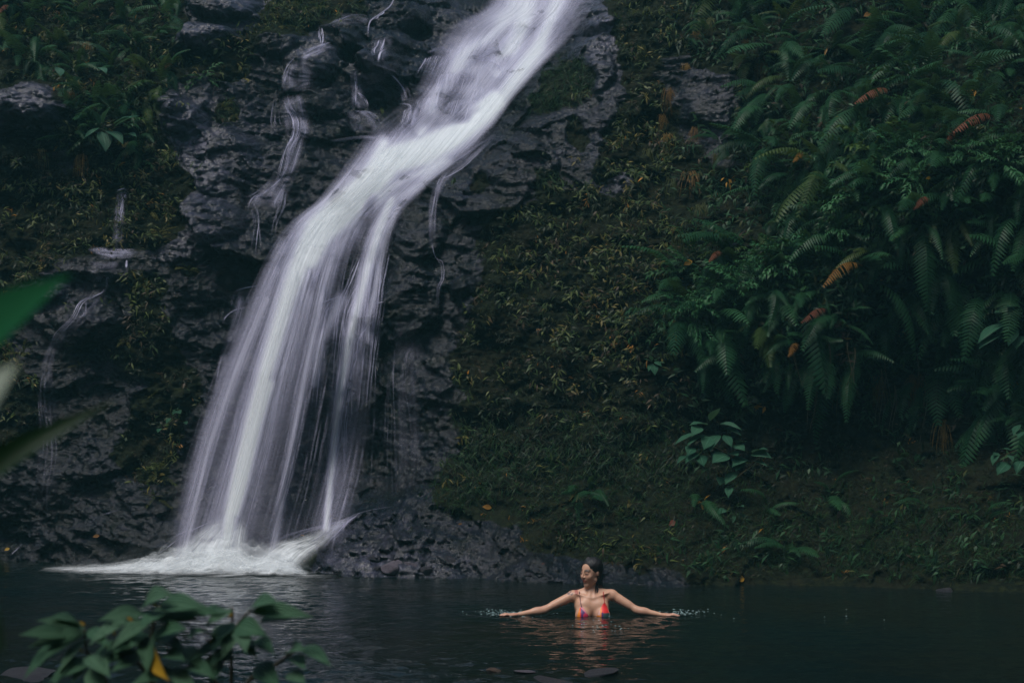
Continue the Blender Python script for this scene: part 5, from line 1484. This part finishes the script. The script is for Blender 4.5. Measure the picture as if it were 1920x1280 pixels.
# ------------------------------------------------------------------ the bather
class Field:
    """a signed distance field on a regular grid, filled primitive by primitive with smooth unions"""
    def __init__(s, lo, hi, h):
        s.lo = np.array(lo, float); s.h = h
        s.n = np.ceil((np.array(hi) - s.lo) / h).astype(int) + 1
        s.D = np.full(s.n, .5, np.float32)

    def box(s, lo, hi):
        a = np.clip(((np.array(lo) - s.lo) / s.h).astype(int), 0, s.n); b = np.clip(((np.array(hi) - s.lo) / s.h).astype(int) + 2, 0, s.n)
        g = [s.lo[i] + s.h * np.arange(a[i], b[i]) for i in range(3)]
        return tuple(slice(a[i], b[i]) for i in range(3)), np.meshgrid(*g, indexing='ij')

    def put(s, sl, d, k, mode):
        A = s.D[sl]
        if mode == 'cut':
            B = -d; q = np.clip(.5 - .5 * (B - A) / k, 0, 1) if k else 0
            q = np.clip(.5 + .5 * (B - A) / max(k, 1e-6), 0, 1)
            s.D[sl] = A * (1 - q) + B * q + k * q * (1 - q)
        else:
            q = np.clip(.5 + .5 * (A - d) / max(k, 1e-6), 0, 1)
            s.D[sl] = A * (1 - q) + d * q - k * q * (1 - q)

    def cap(s, a, b, ra, rb=None, k=.02, mode='add', flat=None):
        rb = ra if rb is None else rb; a = np.array(a, float); b = np.array(b, float); m = max(ra, rb) + k * 1.5 + .012
        sl, (X, Y, Z) = s.box(np.minimum(a, b) - m, np.maximum(a, b) + m)
        v = b - a; t = np.clip(((X - a[0]) * v[0] + (Y - a[1]) * v[1] + (Z - a[2]) * v[2]) / (v @ v + 1e-12), 0, 1)
        d = np.sqrt((X - a[0] - t * v[0]) ** 2 + (Y - a[1] - t * v[1]) ** 2 + (Z - a[2] - t * v[2]) ** 2) - (ra + (rb - ra) * t)
        s.put(sl, d, k, mode)

    def ell(s, c, r, R=None, k=.02, mode='add'):
        c = np.array(c, float); r = np.array(r, float); m = r.max() + k * 1.5 + .012
        sl, (X, Y, Z) = s.box(c - m, c + m)
        P = np.stack([X - c[0], Y - c[1], Z - c[2]], -1)
        if R is not None:
            P = P @ R                                     # columns of R are the local axes
        q = P / r; l = np.sqrt((q ** 2).sum(-1)) + 1e-9; g = np.sqrt(((q / r) ** 2).sum(-1)) + 1e-9
        s.put(sl, l * (l - 1) / g, k, mode)

    def mesh(s):
        D = s.D; ins = D < 0; nx, ny, nz = D.shape
        cnt = np.zeros((nx - 1, ny - 1, nz - 1), np.int8)
        cor = [(i, j, k) for i in (0, 1) for j in (0, 1) for k in (0, 1)]
        for i, j, k in cor:
            cnt += ins[i:nx - 1 + i, j:ny - 1 + j, k:nz - 1 + k]
        I = np.argwhere((cnt > 0) & (cnt < 8)); idx = np.full(cnt.shape, -1, np.int64); idx[tuple(I.T)] = np.arange(len(I))
        S = np.zeros((len(I), 3)); n = np.zeros(len(I))
        for a in cor:
            for ax in range(3):
                if a[ax] == 0:
                    b = list(a); b[ax] = 1
                    da = D[tuple((I + a).T)]; db = D[tuple((I + b).T)]; m = (da < 0) != (db < 0)
                    t = np.where(m, da / np.where(m, da - db, 1), 0)
                    p = np.array(a, float)[None] + np.eye(3)[ax][None] * t[:, None]
                    S += p * m[:, None]; n += m
        V = (I + S / n[:, None]) * s.h + s.lo
        Q = []
        for ax in range(3):
            u, w = (ax + 1) % 3, (ax + 2) % 3
            sl0 = [slice(None)] * 3; sl1 = [slice(None)] * 3; sl0[ax] = slice(0, -1); sl1[ax] = slice(1, None)
            ch = ins[tuple(sl0)] != ins[tuple(sl1)]; E = np.argwhere(ch)
            E = E[(E[:, u] > 0) & (E[:, w] > 0) & (E[:, u] < s.n[u] - 1) & (E[:, w] < s.n[w] - 1)]
            du = np.zeros(3, int); dw = np.zeros(3, int); du[u] = 1; dw[w] = 1
            q = np.stack([idx[tuple((E - du - dw).T)], idx[tuple((E - dw).T)], idx[tuple(E.T)], idx[tuple((E - du).T)]], -1)
            f = ins[tuple(E.T)]
            Q.append(np.where(f[:, None], q, q[:, ::-1]))
        return V, np.vstack(Q)


def relax(V, Fq, n=2, k=.4):
    for _ in range(n):
        acc = np.zeros_like(V); c = np.zeros(len(V))
        for a, b in ((0, 1), (1, 2), (2, 3), (3, 0)):
            np.add.at(acc, Fq[:, a], V[Fq[:, b]]); np.add.at(c, Fq[:, a], 1)
            np.add.at(acc, Fq[:, b], V[Fq[:, a]]); np.add.at(c, Fq[:, b], 1)
        V = V + k * (acc / np.maximum(c, 1)[:, None] - V)
    return V


HYaw = math.radians(50)
hf = np.array([-math.sin(HYaw), -math.cos(HYaw), -.16]); hf /= np.linalg.norm(hf)
hr = np.cross(hf, [0.06, 0, 1]); hr /= np.linalg.norm(hr); hu = np.cross(hr, hf)
HR = np.stack([hr, hf, hu], 1)                            # local (side, forward, up)
HC = np.array([.002, .012, .352])
HH = lambda a, b, c: HC + HR @ np.array([a, b, c])

B = Field((-.80, -.20, -.95), (.80, .20, .50), .0045)
B.ell((.005, .03, -.05), (.135, .088, .24), k=.02)
B.ell((.006, .022, .085), (.142, .078, .085), k=.05)
B.cap((-.12, .035, .150), (.15, .035, .158), .040, k=.04)
for sx, x0, z0 in ((-1, -.150, .158), (1, .178, .166)):
    B.cap((.0, .042, .205), (x0 * .75, .045, z0 + .006), .032, .026, k=.035)
    B.ell((x0, .025, z0 - .008), (.043, .045, .043), k=.03)
    B.cap((.01 + sx * .014, -.045, .142), (x0 * .82, -.012, z0 + .018), .005, .005, k=.026)      # collar bones
    B.ell((sx * .072 + .01, -.045, .06), (.06, .035, .06), k=.05)
B.cap((.004, .040, .12), (.002, .030, .275), .046, .042, k=.028)
B.cap((-.012, -.030, .148), HH(.05, -.02, -.05), .011, .013, k=.02)     # neck muscles
B.cap((.030, -.028, .148), HH(.058, -.03, -.045), .011, .013, k=.022)
for cx in (-.072, .092):
    B.ell((cx, -.072, .004), (.062, .052, .062), k=.022)
# arms, spread just over the water
ARM = {-1: [(-.155, .022, .155), (-.385, -.035, .046), (-.590, -.075, .014)], 1: [(.182, .022, .163), (.375, -.030, .044), (.560, -.070, .012)]}
for sx, (S0, S1, S2) in ARM.items():
    S0, S1, S2 = map(np.array, (S0, S1, S2))
    B.cap(S0, S1, .037, .029, k=.02)
    B.cap(S0 * .75 + S1 * .25 + [0, .006, -.008], S0 * .35 + S1 * .65, .034, .028, k=.02)
    B.cap(S1, S2, .032, .019, k=.015)
    B.ell(S1 * .72 + S2 * .28, (.05, .030, .030), k=.02)
    d = (S2 - S1) / np.linalg.norm(S2 - S1); hd = np.array([d[0], d[1] * .6, -.01]); hd /= np.linalg.norm(hd)
    side = np.cross(hd, [0, 0, 1]); side /= np.linalg.norm(side)
    pc = S2 + hd * .048
    B.ell(pc, (.046, .037, .0135), np.stack([hd, side, np.cross(hd, side)], 1), k=.012)
    for q, (off, ln) in enumerate(((.028, .070), (.010, .080), (-.009, .075), (-.026, .058))):
        sg = -1 if sx < 0 else 1
        b0 = pc + hd * .034 + side * off * 1.0; m0 = b0 + hd * ln * .5 + side * off * .18 + [0, 0, .004]; t0 = b0 + hd * ln + side * off * .30 - [0, 0, .004]
        B.cap(b0, m0, .0088, .008, k=.005); B.cap(m0, t0, .008, .0062, k=.004)
    th = 1 if np.cross([0, 0, 1.], side)[0] * sx > 0 else -1
    fr = np.array([0, -1., 0])
    b0 = S2 + hd * .02 + fr * .022; B.cap(b0, b0 + hd * .03 + fr * .026, .011, .0095, k=.008); B.cap(b0 + hd * .03 + fr * .026, b0 + hd * .062 + fr * .036, .0095, .007, k=.005)
# below the water: waist, hips, thighs bent to sit on the heels
B.ell((.0, .03, -.34), (.105, .075, .14), k=.05); B.ell((.0, .035, -.50), (.155, .10, .12), k=.06)
for sx in (-1, 1):
    B.cap((sx * .085, .03, -.54), (sx * .10, -.05, -.86), .078, .052, k=.04)
# head
def he(c, r, k=.012, mode='add', loc=None):
    B.ell(HH(*c), r, HR, k, mode)
def hc(a, b, ra, rb=None, k=.01, mode='add'):
    B.cap(HH(*a), HH(*b), ra, rb, k, mode)
he((0, -.018, .030), (.071, .090, .080), .02)
he((0, .028, -.028), (.057, .062, .084), .03)
hc((0, .056, -.090), (0, .064, -.100), .017, .018, .022)
hc((-.046, .002, -.062), (0, .054, -.096), .016, .016, .02); hc((.046, .002, -.062), (0, .054, -.096), .016, .016, .02)
for sd in (-1, 1):
    he((sd * .034, .060, -.026), (.022, .018, .024), .02)
    he((sd * .030, .091, .008), (.017, .010, .012), .010, 'cut')
    he((sd * .030, .070, .004), (.0135, .012, .010), .006)
    hc((sd * .012, .080, .022), (sd * .044, .066, .024), .005, .004, .012)
    he((sd * .012, .093, -.025), (.007, .008, .006), .006)
    he((sd * .069, -.012, -.006), (.007, .015, .026), .006)
hc((0, .084, .012), (0, .104, -.020), .0065, .0085, .008)
he((0, .086, -.050), (.022, .009, .0052), .006); he((0, .085, -.060), (.018, .0095, .0062), .006)
he((0, .094, -.055), (.024, .004, .0012), .003, 'cut')

Vb, Qb = B.mesh(); Vb = relax(Vb, Qb, 1, .25)
WXp, WYp = on_water(1108, 1152)
ORG = Vector((float(WXp), float(WYp), 0.0))
L = (Vb - HC) @ HR                                        # head-local positions, for lips, brows and lids
a_, b_, c_ = L.T
skin = np.tile(np.array([[.62, .36, .235]]), (len(Vb), 1))
head = (np.abs(a_) < .09) & (b_ > -.1) & (c_ > -.13) & (Vb[:, 2] > .22)


def tint(mask, colr, k=1.0):
    m = (mask * k)[:, None]
    skin[:] = skin * (1 - m) + np.array(colr)[None] * m


f_ = lambda v, w: np.clip(1 - np.abs(v) / w, 0, 1) ** .5
tint(head * (b_ > .03) * f_(c_ + .02, .03) * f_(np.abs(a_) - .038, .022), (.60, .28, .20), .35)
tint(head * (b_ > .02) * f_(c_ - .014, .016) * f_(np.abs(a_) - .03, .024), (.34, .18, .13), .55)  # eye socket shading put into the lid colour
sx_, sy_, sz_ = Vb.T
tn = noise(sx_ * 60, sz_ * 60, 801)
tint(((np.hypot(sx_ + .172, (sz_ - .185)) < .026) & (tn > -.05) & (sz_ > .16)) * 1.0, (.05, .06, .09), .8)
tint(((np.abs(sx_ + .125) < .007) | (np.abs(sx_ + .110) < .004)) * (sz_ > .172) * (sz_ < .215) * (sy_ < .05) * 1.0, (.35, .04, .05), .8)
tint((f_(sx_ + .42, .06) * (sz_ < .09)), (.50, .26, .18), .4); tint((f_(sx_ - .41, .06) * (sz_ < .09)), (.50, .26, .18), .4)
tint(((np.abs(sx_) > .60)) * 1.0, (.55, .28, .20), .5)
tint(np.clip(.5 + .8 * noise(sx_ * 14, sz_ * 14 + sy_ * 9, 805), 0, 1) * .35, (.60, .33, .24))
tint(head * (b_ > .04) * f_(c_ + .056, .019) * f_(a_, .031), (.30, .05, .045), 1.0)
tint(head * (b_ > .03) * np.clip(1.6 * f_(c_ - .030 + .10 * np.abs(np.abs(a_) - .03), .0105) * f_(np.abs(a_) - .031, .024), 0, 1), (.03, .018, .014), .95)
tint(head * (b_ > .03) * np.clip(1.6 * f_(c_ + .001, .0085) * f_(np.abs(a_) - .030, .018), 0, 1), (.06, .03, .025), .9)


def skin_material():
    t = NT('skin')
    c = t.attr('tint', 0)
    b = t.n('Bump', {'Strength': .25, 'Distance': .002, 'Height': t.noise(t.n('TexCoord').outputs[3], 120, 3)})
    return t.done(t.n('BsdfPrincipled', {'Base Color': c, 'Roughness': .46, 'Subsurface Weight': .12, 'Subsurface Scale': .02, 'Subsurface Radius': (1, .35, .2), 'Coat Weight': .05, 'Coat Roughness': .2, 'Normal': b.outputs[0]}))


person = obj('person', mesh_from('person', Vb, Qb, True, {'tint': skin}), skin_material(), None, ORG,
             label='woman in a red, orange and purple bikini standing chest-deep with arms spread on the water', category='person')


def front(x, z, back=False):
    """y of the body's front surface"""
    i = int(round((x - B.lo[0]) / B.h)); k = int(round((z - B.lo[2]) / B.h)); c = B.D[i, :, k]; j = np.argmax(c < 0)
    return B.lo[1] + B.h * j


# wet dark hair, combed back and hanging behind the shoulder
Hh = Field((-.13, -.12, .12), (.16, .18, .50), .004)
def hhe(c, r, k=.012, mode='add'):
    Hh.ell(HH(*c), r, HR, k, mode)
hhe((0, -.024, .034), (.078, .095, .085), .01)
hhe((0, .105, -.012), (.070, .092, .092), .008, 'cut')
hhe((-.01, .098, .03), (.056, .062, .066), .008, 'cut')
Hh.cap((.040, .055, .36), (.066, .062, .235), .052, .036, .03); Hh.cap((.066, .062, .235), (.070, .070, .165), .036, .022, .02)
Hh.cap(HH(.074, .015, .03), (.052, .015, .26), .016, .012, .014); Hh.cap((.052, .015, .26), (.056, -.002, .165), .010, .006, .008)
Hh.cap((.040, -.010, .24), (.034, -.028, .175), .006, .003, .006); Hh.cap((.056, .0, .22), (.045, -.022, .15), .006, .003, .006)
Hh.cap(HH(.02, .0, .112), HH(.06, .045, .05), .012, .008, .015)
Vh, Qh = Hh.mesh(); Vh = relax(Vh, Qh, 2, .35)
Vh = Vh + .0025 * noise(Vh[:, 0] * 160 + Vh[:, 1] * 60, Vh[:, 2] * 22, 811)[:, None] * np.array([[.5, -1, .2]])


def hair_material():
    t = NT('wet_hair'); co = t.n('TexCoord').outputs[3]
    n = t.noise(t.n('Mapping', {0: co, 3: (6, 6, .7)}).outputs[0], 40, 4)
    b = t.n('Bump', {'Strength': .8, 'Distance': .006, 'Height': n})
    return t.done(t.n('BsdfPrincipled', {'Base Color': (.010, .009, .010), 'Roughness': .35, 'Normal': b.outputs[0]}))


obj('hair', mesh_from('hair', Vh, Qh), hair_material(), person)


# bikini: two cups of printed cloth and their straps
def cup(name, cx, cz, rx, rz, pal, seed, apex):
    n = 34; th_ = np.linspace(0, 1, n); U, Vv = np.meshgrid(np.linspace(-1, 1, n), th_)
    wd = (1 - Vv) ** .8 + .10
    X = cx + U * rx * wd + apex * Vv; Zz = cz + Vv * rz
    Y = np.array([[front(x, z) for x, z in zip(rx_, rz_)] for rx_, rz_ in zip(X, Zz)])
    Y = blur2(Y, 2) - .0035 - .002 * (1 - U ** 2)
    V1 = np.stack([X, Y, Zz], -1).reshape(-1, 3); V2 = V1 + [0, .003, 0]
    Fq = grid_faces(n, n); m = len(V1)
    rim = []
    idx = lambda r, c: r * n + c
    for k in range(n - 1):
        rim += [(idx(0, k), idx(0, k + 1), idx(0, k + 1) + m, idx(0, k) + m), (idx(n - 1, k + 1), idx(n - 1, k), idx(n - 1, k) + m, idx(n - 1, k + 1) + m),
                (idx(k + 1, 0), idx(k, 0), idx(k, 0) + m, idx(k + 1, 0) + m), (idx(k, n - 1), idx(k + 1, n - 1), idx(k + 1, n - 1) + m, idx(k, n - 1) + m)]
    Fa = np.vstack([Fq, Fq[:, ::-1] + m, np.array(rim)])
    col = pal(X, Zz, U, Vv).reshape(-1, 3)
    return obj(name, mesh_from('bikini_cup', np.vstack([V1, V2]), Fa, True, {'tint': np.vstack([col, col])}), M_CLOTH, person)


def cloth_material():
    t = NT('bikini_cloth')
    return t.done(t.n('BsdfPrincipled', {'Base Color': t.attr('tint', 0), 'Roughness': .5}))


M_CLOTH = cloth_material()
RED, ORA, PUR, TEA = (.80, .03, .03), (.90, .28, .03), (.10, .03, .16), (.05, .10, .10)


def pal_l(X, Zz, U, Vv):
    c = np.zeros(X.shape + (3,)); c[:] = PUR
    c[X < -.092] = ORA; c[(X > -.096) & (X < -.088)] = RED
    c[((X - Zz * .9) > -.085) & (X > -.07)] = (.65, .04, .10)
    c[(Zz < .012) & (X > -.03)] = PUR; c[(X + Zz > -.02) & (X < -.04)] = (.70, .25, .30)
    return c


def pal_r(X, Zz, U, Vv):
    c = np.zeros(X.shape + (3,)); c[:] = RED
    c[(X < .082)] = ORA; c[(X < .070) & (Zz > .012)] = (.75, .45, .40); c[(X > .080) & (Zz < .030)] = TEA; c[(X > .080) & (X < .094) & (Zz < .034)] = PUR
    return c


cup('bikini_cup', -.066, -.045, .064, .122, pal_l, 1, -.016)
cup('bikini_cup', .090, -.045, .066, .150, pal_r, 2, .018)
for pts_, colr, lab in (([(-.082, .072), (-.086, .10), (-.090, .13), (-.092, .155), (-.095, .175)], (.08, .02, .06), 'dark purple shoulder strap'), ([(.108, .100), (.108, .125), (.106, .15), (.104, .172), (.103, .185)], (.45, .03, .04), 'red shoulder strap')):
    mb = MB(); P = [(x, front(x, z) - .003, z) for x, z in pts_]
    P += [(P[-1][0], P[-1][1] + .03, P[-1][2] + .014), (P[-1][0], P[-1][1] + .07, P[-1][2] + .012)]
    add_tube(mb, P, .0035, .0035, 6); me = mb.mesh('strap')
    m_ = leaf_material('strap_cloth', colr, colr, .5, trans=0, var=0); me.materials.append(m_)
    obj('strap', me, None, person)['label'] = lab
mb = MB(); add_tube(mb, [(x, front(x, -.04) - .003, -.04) for x in np.linspace(-.12, .13, 14)], .004, .004, 6)
obj('strap', mb.mesh('strap', M_YLEAF), None, person)

# water stirred up round her hands: bright flecks and droplets riding on the surface
r = random.Random(12); mb = MB()
def fleck(x, y, w, h):
    V = []; n = 8
    for k in range(n):
        q = 2 * math.pi * k / n; V.append((x + w * math.cos(q) * r.uniform(.6, 1.1), y + w * .6 * math.sin(q) * r.uniform(.6, 1.1), .006))
    V.append((x, y, .006 + h)); mb.add(V, [(k, (k + 1) % n, n) for k in range(n)])
for cx, cy, sx, sy, n in ((-.74, .12, .13, .10, 70), (-.60, .10, .14, .05, 40), (-.72, -.08, .09, .05, 14), (.78, .14, .12, .10, 55), (.66, .02, .07, .05, 30), (-.02, -.62, .10, .14, 26), (.10, -.85, .10, .10, 8), (-.60, -.25, .06, .1, 6), (2.2, .05, .2, .3, 4), (1.15, .0, .25, .2, 3)):
    for _ in range(n):
        fleck(ORG.x + r.gauss(cx, sx), ORG.y + r.gauss(cy, sy), r.uniform(.003, .014), r.uniform(.001, .005))
M_FLECK = leaf_material('water_flecks', (.26, .40, .40), (.34, .48, .48), .2, trans=.1, var=0)
obj('water_splashes', mb.mesh('water_splashes', M_FLECK), None, None, kind='stuff', label='bright flecks of stirred water round the hands of the bather')
